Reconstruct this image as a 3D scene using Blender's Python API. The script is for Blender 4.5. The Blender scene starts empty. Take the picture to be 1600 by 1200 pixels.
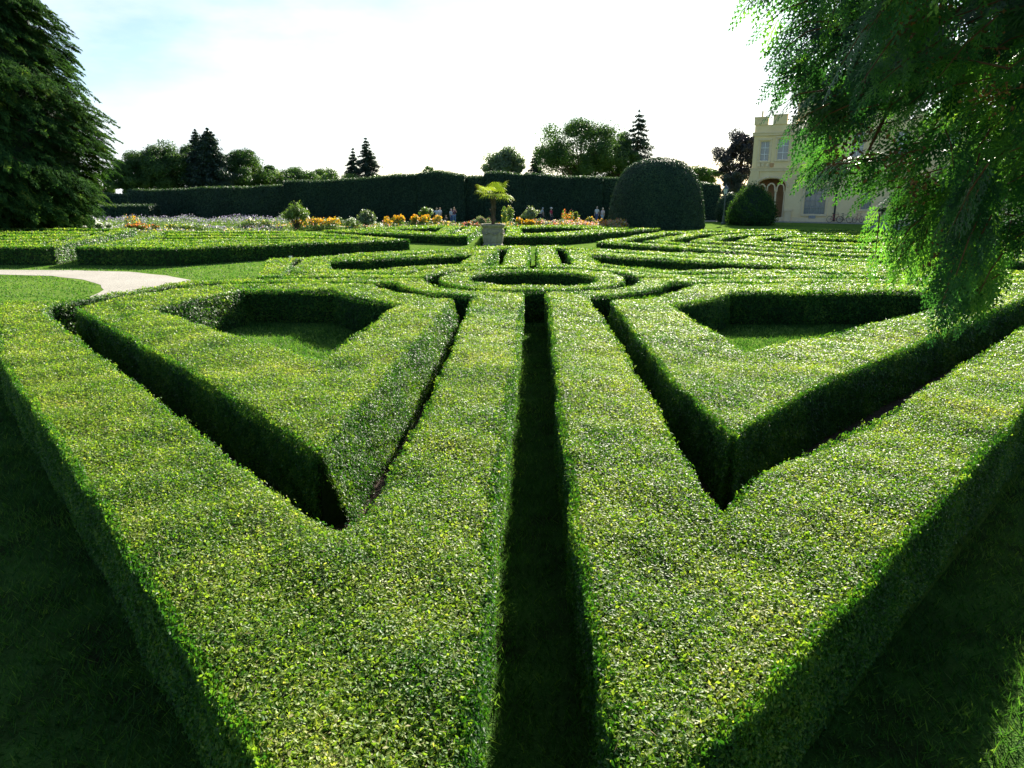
import bpy, bmesh, math, random
import numpy as np
from mathutils import Vector, Matrix
from mathutils.geometry import tessellate_polygon

rng = np.random.default_rng(11)
random.seed(5)
SC = bpy.context.scene
COL = SC.collection
R = math.radians
F, W_, H_ = 1120.0, 1600, 1200          # focal length in photo pixels
HORIZON = 297.0
PITCH = math.atan((600 - HORIZON) / F)
CAMZ = 3.5
CAM = np.array([0.0, 0.0, CAMZ])
SUN_EL, SUN_AZ = R(24.0), R(19.0)

# ------------------------------------------------------------------ places
def ray(px, py):
    u = (px - 800) / F; v = (600 - py) / F
    return np.array([u, math.cos(PITCH) + v * math.sin(PITCH), -math.sin(PITCH) + v * math.cos(PITCH)])
def at(px, py, Y):
    d = ray(px, py); t = Y / d[1]
    return np.array([d[0] * t, Y, CAMZ + d[2] * t])
def ground(px, py, z=0.0):
    d = ray(px, py); t = (z - CAMZ) / d[2]
    return np.array([d[0] * t, d[1] * t, z])
def depth_of(P):
    fw = np.array([0, math.cos(PITCH), -math.sin(PITCH)])
    return (P - CAM) @ fw
def in_view(P, margin=1.12):
    rel = P - CAM
    fw = np.array([0, math.cos(PITCH), -math.sin(PITCH)])
    up = np.array([0, math.sin(PITCH), math.cos(PITCH)])
    z = rel @ fw
    zz = np.maximum(z, 0.05)
    u = rel[..., 0] / zz * F / 800
    v = (rel @ up) / zz * F / 600
    return (z > 0.3) & (np.abs(u) < margin) & (np.abs(v) < margin + .05)

# ------------------------------------------------------------------ materials
def new_mat(name):
    m = bpy.data.materials.new(name); m.use_nodes = True
    nt = m.node_tree; nt.nodes.clear()
    return m, nt
def nd(nt, t, **kw):
    n = nt.nodes.new(t)
    for k, v in kw.items():
        if k.startswith('i_'):
            key = k[2:]
            key = int(key) if key.isdigit() else key.replace('_', ' ')
            n.inputs[key].default_value = v
        else: setattr(n, k, v)
    return n
def ramp(nt, stops, interp='LINEAR'):
    r = nt.nodes.new('ShaderNodeValToRGB'); cr = r.color_ramp; cr.interpolation = interp
    while len(cr.elements) < len(stops): cr.elements.new(0.5)
    for e, (p, c) in zip(cr.elements, stops):
        e.position = p; e.color = (*c, 1)
    return r
def leaf_mat(name, stops, rough=0.4, trans=0.35, spec=0.5, patch=0.25, patch_scale=0.6, tcol=(1.5, 1.6, .55)):
    m, nt = new_mat(name); L = nt.links.new
    a = nd(nt, 'ShaderNodeAttribute', attribute_name='tint')
    tc = nd(nt, 'ShaderNodeTexCoord')
    no = nd(nt, 'ShaderNodeTexNoise', i_Scale=patch_scale, i_Detail=4.0)
    L(tc.outputs['Object'], no.inputs['Vector'])
    mp = nd(nt, 'ShaderNodeMapRange', i_1=0.3, i_2=0.7, i_3=-patch, i_4=patch)
    L(no.outputs['Fac'], mp.inputs[0])
    ad = nd(nt, 'ShaderNodeMath', operation='ADD'); L(a.outputs['Fac'], ad.inputs[0]); L(mp.outputs[0], ad.inputs[1])
    n2 = nd(nt, 'ShaderNodeTexNoise', i_Scale=patch_scale * 7.5, i_Detail=3.0); L(tc.outputs['Object'], n2.inputs['Vector'])
    m2 = nd(nt, 'ShaderNodeMapRange', i_1=0.3, i_2=0.7, i_3=-patch * .8, i_4=patch * .8); L(n2.outputs['Fac'], m2.inputs[0])
    a2 = nd(nt, 'ShaderNodeMath', operation='ADD'); L(ad.outputs[0], a2.inputs[0]); L(m2.outputs[0], a2.inputs[1]); ad = a2
    rp = ramp(nt, stops); L(ad.outputs[0], rp.inputs[0])
    bs = nd(nt, 'ShaderNodeBsdfPrincipled', i_Roughness=rough)
    bs.inputs['Specular IOR Level'].default_value = spec
    L(rp.outputs[0], bs.inputs['Base Color'])
    tr = nd(nt, 'ShaderNodeBsdfTranslucent')
    mx = nd(nt, 'ShaderNodeMix', data_type='RGBA', blend_type='MULTIPLY'); mx.inputs[0].default_value = 1
    L(rp.outputs[0], mx.inputs[6]); mx.inputs[7].default_value = (*tcol, 1)
    L(mx.outputs[2], tr.inputs['Color'])
    ms = nd(nt, 'ShaderNodeMixShader', i_0=trans); L(bs.outputs[0], ms.inputs[1]); L(tr.outputs[0], ms.inputs[2])
    o = nd(nt, 'ShaderNodeOutputMaterial'); L(ms.outputs[0], o.inputs[0])
    return m
def noise_mat(name, stops, scale=4.0, detail=6.0, rough=0.9, bump=0.0, bscale=None, spec=0.3, coord='Object', stretch=None, metallic=0.0, extra=None):
    m, nt = new_mat(name); L = nt.links.new
    tc = nd(nt, 'ShaderNodeTexCoord'); src = tc.outputs[coord]
    if stretch:
        mpn = nd(nt, 'ShaderNodeMapping'); mpn.inputs['Scale'].default_value = stretch
        L(src, mpn.inputs[0]); src = mpn.outputs[0]
    no = nd(nt, 'ShaderNodeTexNoise', i_Scale=scale, i_Detail=detail, i_Roughness=0.62)
    L(src, no.inputs['Vector'])
    rp = ramp(nt, stops); L(no.outputs['Fac'], rp.inputs[0])
    colout = rp.outputs[0]
    bs = nd(nt, 'ShaderNodeBsdfPrincipled', i_Roughness=rough, i_Metallic=metallic)
    bs.inputs['Specular IOR Level'].default_value = spec
    if extra:
        sc2, stops2, fac = extra
        n2 = nd(nt, 'ShaderNodeTexNoise', i_Scale=sc2, i_Detail=5.0); L(src, n2.inputs['Vector'])
        r2 = ramp(nt, stops2); L(n2.outputs['Fac'], r2.inputs[0])
        mx = nd(nt, 'ShaderNodeMix', data_type='RGBA', blend_type='MULTIPLY'); mx.inputs[0].default_value = fac
        L(colout, mx.inputs[6]); L(r2.outputs[0], mx.inputs[7]); colout = mx.outputs[2]
    L(colout, bs.inputs['Base Color'])
    if bump:
        nb = nd(nt, 'ShaderNodeTexNoise', i_Scale=bscale or scale * 4, i_Detail=5.0); L(src, nb.inputs['Vector'])
        b = nd(nt, 'ShaderNodeBump', i_Strength=bump, i_Distance=0.05); L(nb.outputs['Fac'], b.inputs['Height'])
        L(b.outputs[0], bs.inputs['Normal'])
    o = nd(nt, 'ShaderNodeOutputMaterial'); L(bs.outputs[0], o.inputs[0])
    return m

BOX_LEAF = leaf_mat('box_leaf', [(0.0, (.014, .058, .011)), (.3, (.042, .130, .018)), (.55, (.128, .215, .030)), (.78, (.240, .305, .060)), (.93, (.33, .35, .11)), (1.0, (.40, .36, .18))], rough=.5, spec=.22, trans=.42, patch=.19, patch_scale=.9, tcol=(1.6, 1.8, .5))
BOX_BODY = noise_mat('box_twigs', [(.3, (.006, .014, .004)), (.7, (.03, .055, .012))], scale=30, bump=.6, rough=.95)
YEW_LEAF = leaf_mat('yew_leaf', [(0, (.012, .036, .022)), (.5, (.030, .074, .038)), (1, (.085, .14, .045))], rough=.6, spec=.3, trans=.15, patch=.2, patch_scale=.25)
YEW_BODY = noise_mat('yew_twigs', [(.3, (.006, .016, .010)), (.7, (.018, .040, .022))], scale=6, bump=.5, rough=.95)
TREE_LEAF = leaf_mat('broad_leaf', [(0, (.022, .058, .020)), (.5, (.060, .125, .034)), (1, (.15, .215, .05))], rough=.6, spec=.25, trans=.3, patch=.2, patch_scale=.15)
LIME_LEAF = leaf_mat('lime_leaf', [(0, (.05, .11, .02)), (.5, (.11, .19, .035)), (1, (.22, .28, .06))], rough=.5, trans=.35, patch=.2, patch_scale=.3)
SILVER_LEAF = leaf_mat('silver_leaf', [(0, (.08, .13, .07)), (.5, (.17, .23, .13)), (1, (.34, .38, .24))], rough=.5, trans=.3, patch=.15, patch_scale=.5)
PURPLE_LEAF = leaf_mat('copper_leaf', [(0, (.010, .016, .018)), (.5, (.024, .033, .036)), (1, (.05, .06, .06))], rough=.5, trans=.2, patch=.2, patch_scale=.2, tcol=(1.3, .8, .8))
SPRUCE_LEAF = leaf_mat('spruce_needles', [(0, (.014, .034, .028)), (.5, (.030, .064, .044)), (1, (.065, .11, .066))], rough=.55, trans=.12, patch=.2, patch_scale=.2)
CYP_LEAF = leaf_mat('cypress_spray', [(0, (.014, .042, .016)), (.5, (.036, .088, .026)), (.85, (.075, .15, .034)), (1, (.15, .20, .045))], rough=.9, spec=.02, trans=.3, patch=.25, patch_scale=.35)
FROND_LEAF = leaf_mat('frond_scale', [(0, (.012, .048, .024)), (.4, (.039, .118, .040)), (.75, (.09, .20, .046)), (1, (.19, .29, .065))], rough=.4, spec=.45, trans=.5, patch=.22, patch_scale=1.1, tcol=(1.7, 2.0, .6))
PALM_LEAF = leaf_mat('palm_leaf', [(0, (.10, .18, .02)), (.5, (.26, .32, .035)), (1, (.46, .44, .07))], rough=.6, spec=.15, trans=.5, patch=.1)
GRASS_BLADE = leaf_mat('grass_blade', [(0, (.014, .052, .016)), (.5, (.046, .125, .028)), (1, (.15, .235, .055))], rough=.6, spec=.15, trans=.5, patch=.2, patch_scale=.7)
BARK = noise_mat('bark', [(.3, (.03, .022, .015)), (.7, (.10, .075, .05))], scale=9, bump=.6, stretch=(1, 1, .2))
RED_BARK = noise_mat('red_bark', [(.3, (.05, .022, .014)), (.7, (.17, .075, .045))], scale=14, bump=.5, stretch=(1, 1, .3))
DRY = leaf_mat('dry_cone', [(0, (.05, .025, .012)), (1, (.20, .09, .04))], rough=.7, trans=.2, tcol=(1.4, 1, .6))
TWIG = leaf_mat('clipped_twig', [(0, (.10, .06, .035)), (1, (.34, .26, .16))], rough=.8, spec=.1, trans=.1)
TURF = noise_mat('shade_darkened_turf', [(.28, (.026, .020, .014)), (.42, (.036, .064, .018)), (.6, (.058, .122, .026)), (.8, (.095, .165, .034))], scale=1.7, detail=10, rough=1.0, spec=0.0, bump=.8, bscale=50)  # turf with soil patches, coloured darker to deepen the shade on near ground
LAWN = noise_mat('lawn', [(.25, (.066, .14, .026)), (.5, (.120, .210, .040)), (.75, (.18, .26, .062))], scale=2.2, detail=12, rough=1.0, spec=0.0, bump=.5, bscale=60, extra=(.18, [(.3, (.75, .8, .7)), (.7, (1.15, 1.08, 1.0))], 1.0))
SOIL = noise_mat('soil', [(.3, (.025, .014, .008)), (.55, (.075, .042, .022)), (.8, (.20, .125, .07))], scale=25, detail=10, bump=1.0, bscale=70)
GRAVEL = noise_mat('gravel', [(.25, (.27, .25, .21)), (.6, (.40, .375, .325)), (.85, (.50, .475, .43))], scale=30, detail=12, bump=.35, bscale=120, extra=(.5, [(.3, (.85, .84, .82)), (.7, (1.05, 1.05, 1.04))], 1.0))
PLASTER = noise_mat('cream_plaster', [(.3, (.82, .64, .34)), (.7, (.90, .72, .41))], scale=1.3, detail=8, bump=.15, bscale=30, extra=(.35, [(.3, (.85, .83, .8)), (.6, (1, 1, 1))], .8))
STONE_TRIM = noise_mat('stone_trim', [(.3, (.72, .56, .33)), (.7, (.82, .66, .41))], scale=3, bump=.25, bscale=25)
LOGGIA = noise_mat('loggia_wall', [(.3, (.50, .27, .12)), (.7, (.62, .36, .17))], scale=2, bump=.1)
STONE = noise_mat('weathered_stone', [(.25, (.16, .145, .10)), (.55, (.31, .275, .205)), (.8, (.43, .39, .31))], scale=5, detail=10, bump=.5, bscale=30)
GREY_STONE = noise_mat('grey_stone', [(.3, (.22, .22, .21)), (.7, (.42, .42, .40))], scale=6, detail=10, bump=.4, bscale=30)
IRON = noise_mat('painted_iron', [(.3, (.10, .12, .12)), (.7, (.16, .18, .18))], scale=10, rough=.5)
DARKMETAL = noise_mat('dark_metal', [(.3, (.02, .02, .02)), (.7, (.05, .05, .05))], scale=10, rough=.4)
LAMPGLASS = noise_mat('lamp_glass', [(.3, (.70, .72, .72)), (.7, (.80, .82, .82))], scale=5, rough=.1, spec=.6)
RUBBER = noise_mat('rubber', [(.3, (.015, .015, .015)), (.7, (.03, .03, .03))], scale=20, rough=.8)
WHITEP = noise_mat('white_paint', [(.3, (.72, .72, .70)), (.7, (.82, .82, .80))], scale=5, rough=.5)
def plain(name, c, rough=.8, spec=.3):
    d = tuple(x * .82 for x in c)
    return noise_mat(name, [(.3, d), (.7, c)], scale=14, rough=rough, spec=spec)
GLASS = noise_mat('window_glass', [(.3, (.13, .16, .19)), (.7, (.20, .24, .28))], scale=.8, rough=.12, spec=.8)
LEAD = plain('window_bars', (.34, .34, .32))
SKIN = plain('skin', (.62, .42, .32))

# ------------------------------------------------------------------ mesh accumulation
class Geo:
    def __init__(s): s.V = []; s.n = 0; s.F = []
    def add(s, v, f, mat=0, tint=None):
        v = np.asarray(v, float).reshape(-1, 3); f = np.asarray(f, int)
        if len(f) == 0: return
        s.V.append(v)
        t = np.full(len(f), .5) if tint is None else np.broadcast_to(np.asarray(tint, float), (len(f),))
        s.F.append((f + s.n, mat, t)); s.n += len(v)
    def build(s, name, mats, parent=None, loc=None, smooth=()):
        V = np.concatenate(s.V) if s.V else np.zeros((0, 3))
        me = bpy.data.meshes.new(name)
        o0 = np.array(loc if loc is not None else (0, 0, 0), float)
        me.vertices.add(len(V)); me.vertices.foreach_set('co', (V - o0).astype(np.float32).ravel())
        li = np.concatenate([f.ravel() for f, m, t in s.F])
        tot = np.concatenate([np.full(len(f), f.shape[1]) for f, m, t in s.F])
        st = np.concatenate([[0], np.cumsum(tot)[:-1]])
        me.loops.add(len(li)); me.loops.foreach_set('vertex_index', li.astype(np.int32))
        me.polygons.add(len(tot)); me.polygons.foreach_set('loop_start', st.astype(np.int32))
        mi = np.concatenate([np.full(len(f), m) for f, m, t in s.F]).astype(np.int32)
        me.polygons.foreach_set('material_index', mi)
        me.polygons.foreach_set('use_smooth', np.isin(mi, list(smooth)) if smooth else np.zeros(len(mi), bool))
        me.update(calc_edges=True)
        a = me.attributes.new('tint', 'FLOAT', 'FACE')
        a.data.foreach_set('value', np.concatenate([t for f, m, t in s.F]).astype(np.float32))
        for m in mats: me.materials.append(m)
        o = bpy.data.objects.new(name, me); COL.objects.link(o)
        if parent is not None: o.parent = parent
        elif loc is not None: o.location = loc
        return o
def tag(o, label=None, cat=None, group=None, kind=None):
    if label: o['label'] = label
    if cat: o['category'] = cat
    if group: o['group'] = group
    if kind: o['kind'] = kind
    return o
def thing(name, label, cat, loc=(0, 0, 0), rz=0.0, group=None):
    o = bpy.data.objects.new(name, None); COL.objects.link(o)
    o.location = tuple(loc); o.rotation_euler = (0, 0, rz); o.empty_display_size = .3
    return tag(o, label, cat, group)
def norm(v):
    return v / np.maximum(np.linalg.norm(v, axis=-1, keepdims=True), 1e-9)
def leaves(g, P, N, L, Wd, mat, tint, tri=False, tilt=.6, bias=None, spread=1.0):
    n = len(P)
    if n == 0: return
    Nn = norm(N + rng.normal(0, tilt, (n, 3)))
    D = rng.normal(0, spread, (n, 3))
    if bias is not None: D = D + bias
    D = norm(D - (D * Nn).sum(1, keepdims=True) * Nn)
    S = np.cross(Nn, D)
    L = np.broadcast_to(L, (n,))[:, None]; Wd = np.broadcast_to(Wd, (n,))[:, None]
    if tri:
        v = np.stack([P - D * L * .5 - S * Wd * .5, P - D * L * .5 + S * Wd * .5, P + D * L * .5], 1)
        f = np.arange(n * 3).reshape(n, 3)
    else:
        v = np.stack([P - D * L * .5, P + S * Wd * .5 + Nn * Wd * .12 + D * L * .06, P + D * L * .5, P - S * Wd * .5 + Nn * Wd * .12 + D * L * .06], 1)
        f = np.arange(n * 4).reshape(n, 4)
    g.add(v, f, mat, tint)
def tube(g, pts, rad, sides=7, mat=0, tint=.5, cap=True):
    pts = np.asarray(pts, float); m = len(pts); rad = np.broadcast_to(np.asarray(rad, float), (m,))
    T = np.gradient(pts, axis=0) if m > 2 else np.repeat((pts[1] - pts[0])[None], 2, 0)
    T = norm(T); ref = np.array([.31, .17, .93]) if abs(T[0][2]) < .9 else np.array([1., .1, 0])
    A = norm(np.cross(T, ref)); B = np.cross(T, A)
    an = np.linspace(0, 2 * math.pi, sides, endpoint=False)
    V = pts[:, None] + rad[:, None, None] * (np.cos(an)[None, :, None] * A[:, None] + np.sin(an)[None, :, None] * B[:, None])
    i = np.arange(m - 1)[:, None] * sides; j = np.arange(sides)[None]; j2 = (j + 1) % sides
    q = np.stack([i + j, i + j2, i + sides + j2, i + sides + j], -1).reshape(-1, 4)
    base = g.n
    g.add(V.reshape(-1, 3), q, mat, tint)
    if cap:
        for k in (0, m - 1):
            c = V[k]; cc = pts[k]
            idx = np.array([[a, (a + 1) % sides, sides] for a in range(sides)])
            g.add(np.vstack([c, cc]), idx, mat, tint)
def box(g, c, s, mat=0, rz=0.0, tint=.5, taper=1.0):
    x, y, z = np.array(s) / 2.0
    v = np.array([[-x, -y, -z], [x, -y, -z], [x, y, -z], [-x, y, -z], [-x * taper, -y * taper, z], [x * taper, -y * taper, z], [x * taper, y * taper, z], [-x * taper, y * taper, z]])
    c_, s_ = math.cos(rz), math.sin(rz)
    v = v @ np.array([[c_, s_, 0], [-s_, c_, 0], [0, 0, 1]]) + np.array(c)
    g.add(v, [[0, 3, 2, 1], [4, 5, 6, 7], [0, 1, 5, 4], [1, 2, 6, 5], [2, 3, 7, 6], [3, 0, 4, 7]], mat, tint)
def lathe(g, prof, c=(0, 0, 0), sides=24, mat=0, tint=.5):
    prof = np.asarray(prof, float); m = len(prof); an = np.linspace(0, 2 * math.pi, sides, endpoint=False)
    V = np.stack([prof[:, None, 0] * np.cos(an), prof[:, None, 0] * np.sin(an), np.repeat(prof[:, 1:2], sides, 1)], -1) + np.array(c)
    i = np.arange(m - 1)[:, None] * sides; j = np.arange(sides)[None]; j2 = (j + 1) % sides
    q = np.stack([i + j, i + j2, i + sides + j2, i + sides + j], -1).reshape(-1, 4)
    g.add(V.reshape(-1, 3), q, mat, tint)
def ellip(g, c, r, mat=0, tint=.5, seg=12, rings=8):
    th = np.linspace(0, math.pi, rings + 1)
    prof = np.stack([np.sin(th), -np.cos(th)], 1)
    g2 = Geo(); lathe(g2, prof, sides=seg)
    g.add(g2.V[0] * np.array(r) + np.array(c), g2.F[0][0], mat, tint)

# ------------------------------------------------------------------ polygons
def area2(p):
    p = np.asarray(p); x, y = p[:, 0], p[:, 1]
    return (x * np.roll(y, -1) - np.roll(x, -1) * y).sum()
def ccw(p): return np.asarray(p, float) if area2(p) > 0 else np.asarray(p, float)[::-1]
def pip(P, poly):
    x, y = P[:, 0], P[:, 1]; inside = np.zeros(len(P), bool)
    for (x1, y1), (x2, y2) in zip(poly, np.roll(poly, -1, 0)):
        if y1 == y2: continue
        c = ((y1 > y) != (y2 > y)) & (x < (x2 - x1) * (y - y1) / (y2 - y1) + x1)
        inside ^= c
    return inside
def densify(p, step=.3, wob=.017):
    out = []
    p = np.asarray(p, float)
    for a, b in zip(p, np.roll(p, -1, 0)):
        n = max(1, int(np.linalg.norm(b - a) / step))
        out.append(a + (b - a) * (np.arange(n) / n)[:, None])
    q = np.concatenate(out)
    if wob:
        x, y = q[:, 0].copy(), q[:, 1].copy()
        q[:, 0] += wob * (np.sin(2.3 * x + 1.9 * y) + .7 * np.sin(5.9 * y - 3.1 * x))
        q[:, 1] += wob * (np.sin(2.7 * y - 1.3 * x + 1) + .7 * np.sin(6.7 * x + 3.3 * y))
    return q
def offset(p, d):                                   # inward offset of a CCW polygon (negative: outward)
    p = np.asarray(p, float); n = len(p); out = []
    e = norm(np.roll(p, -1, 0) - p); nr = np.stack([-e[:, 1], e[:, 0]], 1)
    for i in range(n):
        n0, n1 = nr[i - 1], nr[i]; m = n0 + n1; l = m @ m
        m = m / max(l, .35) * 2
        out.append(p[i] + m * d)
    return np.array(out)
def fill(loops):                                    # triangles over a polygon with holes
    t = tessellate_polygon([[Vector((x, y, 0)) for x, y in l] for l in loops])
    return np.array(t)
def arc(c, r, a0, a1, n=14):
    a = np.radians(np.linspace(a0, a1, n)); return [(c[0] + r * math.cos(t), c[1] + r * math.sin(t)) for t in a]

# ------------------------------------------------------------------ clipped hedges
def und(x, y):
    return .015 * np.sin(.8 * x + 1.9 * y + np.sin(1.1 * x)) + .009 * np.sin(6.3 * y + 2.2 * np.sin(1.3 * x) + 1.7 * np.sin(.9 * y)) + 1.4 * .014 * np.sin(1.3 * x + .7 * y) + .011 * np.sin(3.7 * x - 2.9 * y + 1) + .009 * np.sin(7 * x + 5 * y)
def lod(P):
    d = np.linalg.norm(P - CAM, axis=1); vis = in_view(P)
    L = np.where(vis, np.maximum(.027, .0023 * d), np.maximum(.06, .006 * d))
    cov = np.interp(d, [4, 14, 30], [1.9, 1.15, .9]) * np.where(vis, 1, .7)
    return d, vis, L, cov / (.25 * L * L)
HEDGE_POLYS = []
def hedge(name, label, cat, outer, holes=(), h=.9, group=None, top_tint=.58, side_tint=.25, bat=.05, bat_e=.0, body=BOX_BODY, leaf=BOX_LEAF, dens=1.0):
    hf = h if callable(h) else (lambda x, y: np.full(np.shape(x), h, float))
    lo = [densify(ccw(outer))] + [densify(ccw(q)[::-1]) for q in holes]
    HEDGE_POLYS.append(lo)
    g = Geo()
    # inner woody mass a little behind the leaf surface
    ins, nrm, BAT = [], [], bat * min(1, np.mean(hf(lo[0][:, 0], lo[0][:, 1])) / .9)
    for l in lo:
        e = norm(np.roll(l, -1, 0) - np.roll(l, 1, 0)); nn_ = np.stack([e[:, 1], -e[:, 0]], 1); nrm.append(nn_); ins.append(l - nn_ * .035)
    inn = [l - nn_ * .15 for l, nn_ in zip(lo, nrm)]
    tri = fill(inn); allp = np.concatenate(ins); ip = np.concatenate(inn)
    allp = np.concatenate(ins); zt = hf(allp[:, 0], allp[:, 1]) - .035
    n = len(allp)
    zt = zt - .075
    V = np.vstack([np.column_stack([allp, zt]), np.column_stack([np.concatenate([l + nn_ * (BAT + bat_e * np.clip(nn_[:, :1] * 1.4 - .4, 0, 1)) for l, nn_ in zip(ins, nrm)]), np.zeros(n) - .02])])
    VI = np.column_stack([ip, hf(ip[:, 0], ip[:, 1]) - .085]); g.add(VI, tri, 0)
    q = []; k = 0
    for l in ins:
        m = len(l); i = np.arange(m) + k; j = np.roll(i, -1); q.append(np.stack([i, j, j + n, i + n], 1)); k += m
    g.add(np.vstack([V[:n], VI]), np.concatenate(q), 0)
    q = []; k = 0
    for l in ins:
        m = len(l); i = np.arange(m) + k; j = np.roll(i, -1)
        q.append(np.stack([i, i + n, j + n, j], 1)); k += m
    g.add(V, np.concatenate(q), 0)
    # leaves on the top, rolling over slightly at the rim
    mn, mx = lo[0].min(0), lo[0].max(0); cs = .5
    gx, gy = np.meshgrid(np.arange(mn[0], mx[0], cs) + cs / 2, np.arange(mn[1], mx[1], cs) + cs / 2)
    C = np.column_stack([gx.ravel(), gy.ravel()]); C3 = np.column_stack([C, hf(C[:, 0], C[:, 1])])
    d, vis, L, den = lod(C3)
    cnt = rng.poisson(den * cs * cs * dens); P = np.repeat(C, cnt, 0) + rng.uniform(-cs / 2, cs / 2, (cnt.sum(), 2)); Lp = np.repeat(L, cnt)
    ok = pip(P, lo[0])
    for hl in lo[1:]: ok &= ~pip(P, hl)
    P, Lp = P[ok], Lp[ok]
    dist = np.full(len(P), 9.0, np.float32); P32 = P.astype(np.float32)
    for l in lo:
        A_ = l.astype(np.float32); B_ = np.roll(A_, -1, 0); AB = B_ - A_; LL = (AB ** 2).sum(1)
        for c in range(0, len(P), 20000):
            for k0 in range(0, len(A_), 40):
                ap = P32[c:c + 20000, None] - A_[None, k0:k0 + 40]; t_ = np.clip((ap * AB[k0:k0 + 40]).sum(2) / LL[k0:k0 + 40], 0, 1)
                dd_ = ap - t_[..., None] * AB[k0:k0 + 40]; dist[c:c + 20000] = np.minimum(dist[c:c + 20000], np.sqrt((dd_ ** 2).sum(2).min(1)))
    z = hf(P[:, 0], P[:, 1]) + und(P[:, 0], P[:, 1]) + rng.uniform(-.055, .020, len(P)) - .035 * np.clip(1 - dist / .10, 0, 1) ** 2
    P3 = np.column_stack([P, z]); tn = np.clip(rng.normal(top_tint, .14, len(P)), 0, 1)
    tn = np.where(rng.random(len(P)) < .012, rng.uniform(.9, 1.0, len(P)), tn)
    near = Lp < .0282
    N = np.tile([0, 0, 1.0], (len(P), 1))
    for msk, tr in ((near, False), (~near, True)):
        nn = msk.sum(); sz = Lp[msk] * rng.uniform(.55, 1.45, nn)
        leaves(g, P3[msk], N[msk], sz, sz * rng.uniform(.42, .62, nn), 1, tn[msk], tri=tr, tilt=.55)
    kt = (rng.random(len(P)) < .010) & (Lp < .05); nn = kt.sum()
    if nn: leaves(g, P3[kt] + np.array([0, 0, .012]), N[kt], Lp[kt] * rng.uniform(1.0, 3.0, nn), Lp[kt] * .16, 2, rng.random(nn), tilt=.4)
    # leaves on the sides and along the upper edges
    for l in lo:
        a = l; b = np.roll(l, -1, 0); ln = np.linalg.norm(b - a, axis=1); e = norm(b - a); nr = np.stack([e[:, 1], -e[:, 0]], 1)
        mid = (a + b) / 2; M3 = np.column_stack([mid, hf(mid[:, 0], mid[:, 1]) * .6]); d, vis, L, den = lod(M3)
        face = ((CAM[:2] - mid) * nr).sum(1) > -.3
        den = den * np.where(face, 1.0, .3) * dens
        hm = hf(mid[:, 0], mid[:, 1])
        cnt = rng.poisson(den * ln * hm); idx = np.repeat(np.arange(len(a)), cnt); t = rng.random(len(idx))
        zz = rng.random(len(idx)) ** .9
        PP = a[idx] + (b - a)[idx] * t[:, None] + nr[idx] * (rng.uniform(-.05, .04, len(idx)) + .012 * np.sin(zz * 17 + idx * 1.3) + (BAT + bat_e * np.clip(nr[idx, 0] * 1.4 - .4, 0, 1)) * (1 - zz) - .02 * (zz < .1))[:, None]
        z = .02 + zz * (hm[idx] - .01)
        P3 = np.column_stack([PP, z]); N = np.column_stack([nr[idx], np.full(len(idx), .35)])
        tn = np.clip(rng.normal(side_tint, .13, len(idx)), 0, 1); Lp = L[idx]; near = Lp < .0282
        for msk, tr in ((near, False), (~near, True)):
            nn = msk.sum(); sz = Lp[msk] * rng.uniform(.7, 1.6, nn)
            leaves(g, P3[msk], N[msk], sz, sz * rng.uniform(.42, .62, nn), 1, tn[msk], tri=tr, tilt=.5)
        # shoots that overhang the clipped edge
        cnt = rng.poisson(ln * np.sqrt(den) * .9); idx = np.repeat(np.arange(len(a)), cnt); t = rng.random(len(idx)); nn = len(idx)
        PP = a[idx] + (b - a)[idx] * t[:, None] + nr[idx] * rng.normal(0, .022, nn)[:, None]
        z = hm[idx] + und(PP[:, 0], PP[:, 1]) + rng.normal(-.03, .025, nn)
        P3 = np.column_stack([PP, z]); N = norm(np.column_stack([nr[idx], np.full(nn, .7)]))
        sz = L[idx] * rng.uniform(.8, 1.5, nn)
        leaves(g, P3, N, sz, sz * .5, 1, np.clip(rng.normal(.5, .17, nn), 0, 1), tri=False, tilt=.55, bias=np.column_stack([nr[idx] * .6, np.full(nn, .5)]))
    # stray shoots the shears missed
    for l in lo:
        b = np.roll(l, -1, 0)
        for i in range(len(l)):
            m = (l[i] + b[i]) / 2; dd = math.hypot(m[0], m[1])
            if dd > 15 or rng.random() > .92: continue
            e = norm(b[i] - l[i]); o_ = np.array([e[1], -e[0], 0]); p0 = np.array([*(l[i] + (b[i] - l[i]) * rng.random()), hf(m[0], m[1]) - .02]); k = rng.integers(7, 15); ln = rng.uniform(.03, .09)
            ax = norm(o_ * rng.uniform(-.1, .9) + np.array([0, 0, 1]) + rng.normal(0, .3, 3)); t = rng.random(k)
            for _ in range(rng.integers(1, 5)):
                pj = p0 + np.array([*((b[i] - l[i]) * rng.uniform(-.5, .5)), rng.normal(-.01, .012)]); aj = norm(ax + rng.normal(0, .35, 3)); lj = ln * rng.uniform(.5, 1.1)
                leaves(g, pj + aj * lj * t[:, None] + rng.normal(0, .010, (k, 3)), norm(rng.normal(0, .6, (k, 3)) + aj), .029 * rng.uniform(.7, 1.3, k), .015, 1, np.clip(rng.normal(.52, .13, k), 0, 1), tilt=.4, bias=aj)
    o = g.build(name, [body, leaf, TWIG])
    return tag(o, label, cat, group)

C0 = (0.62, 22.1)
GP = 'clipped box hedges of the near parterre'
# central ring
hedge('ring_hedge', 'circular clipped hedge ring at the centre of the parterre', 'hedge', arc(C0, 2.8, 0, 354, 60), [arc(C0, 2.0, 0, 354, 48)], group=GP)
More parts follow.
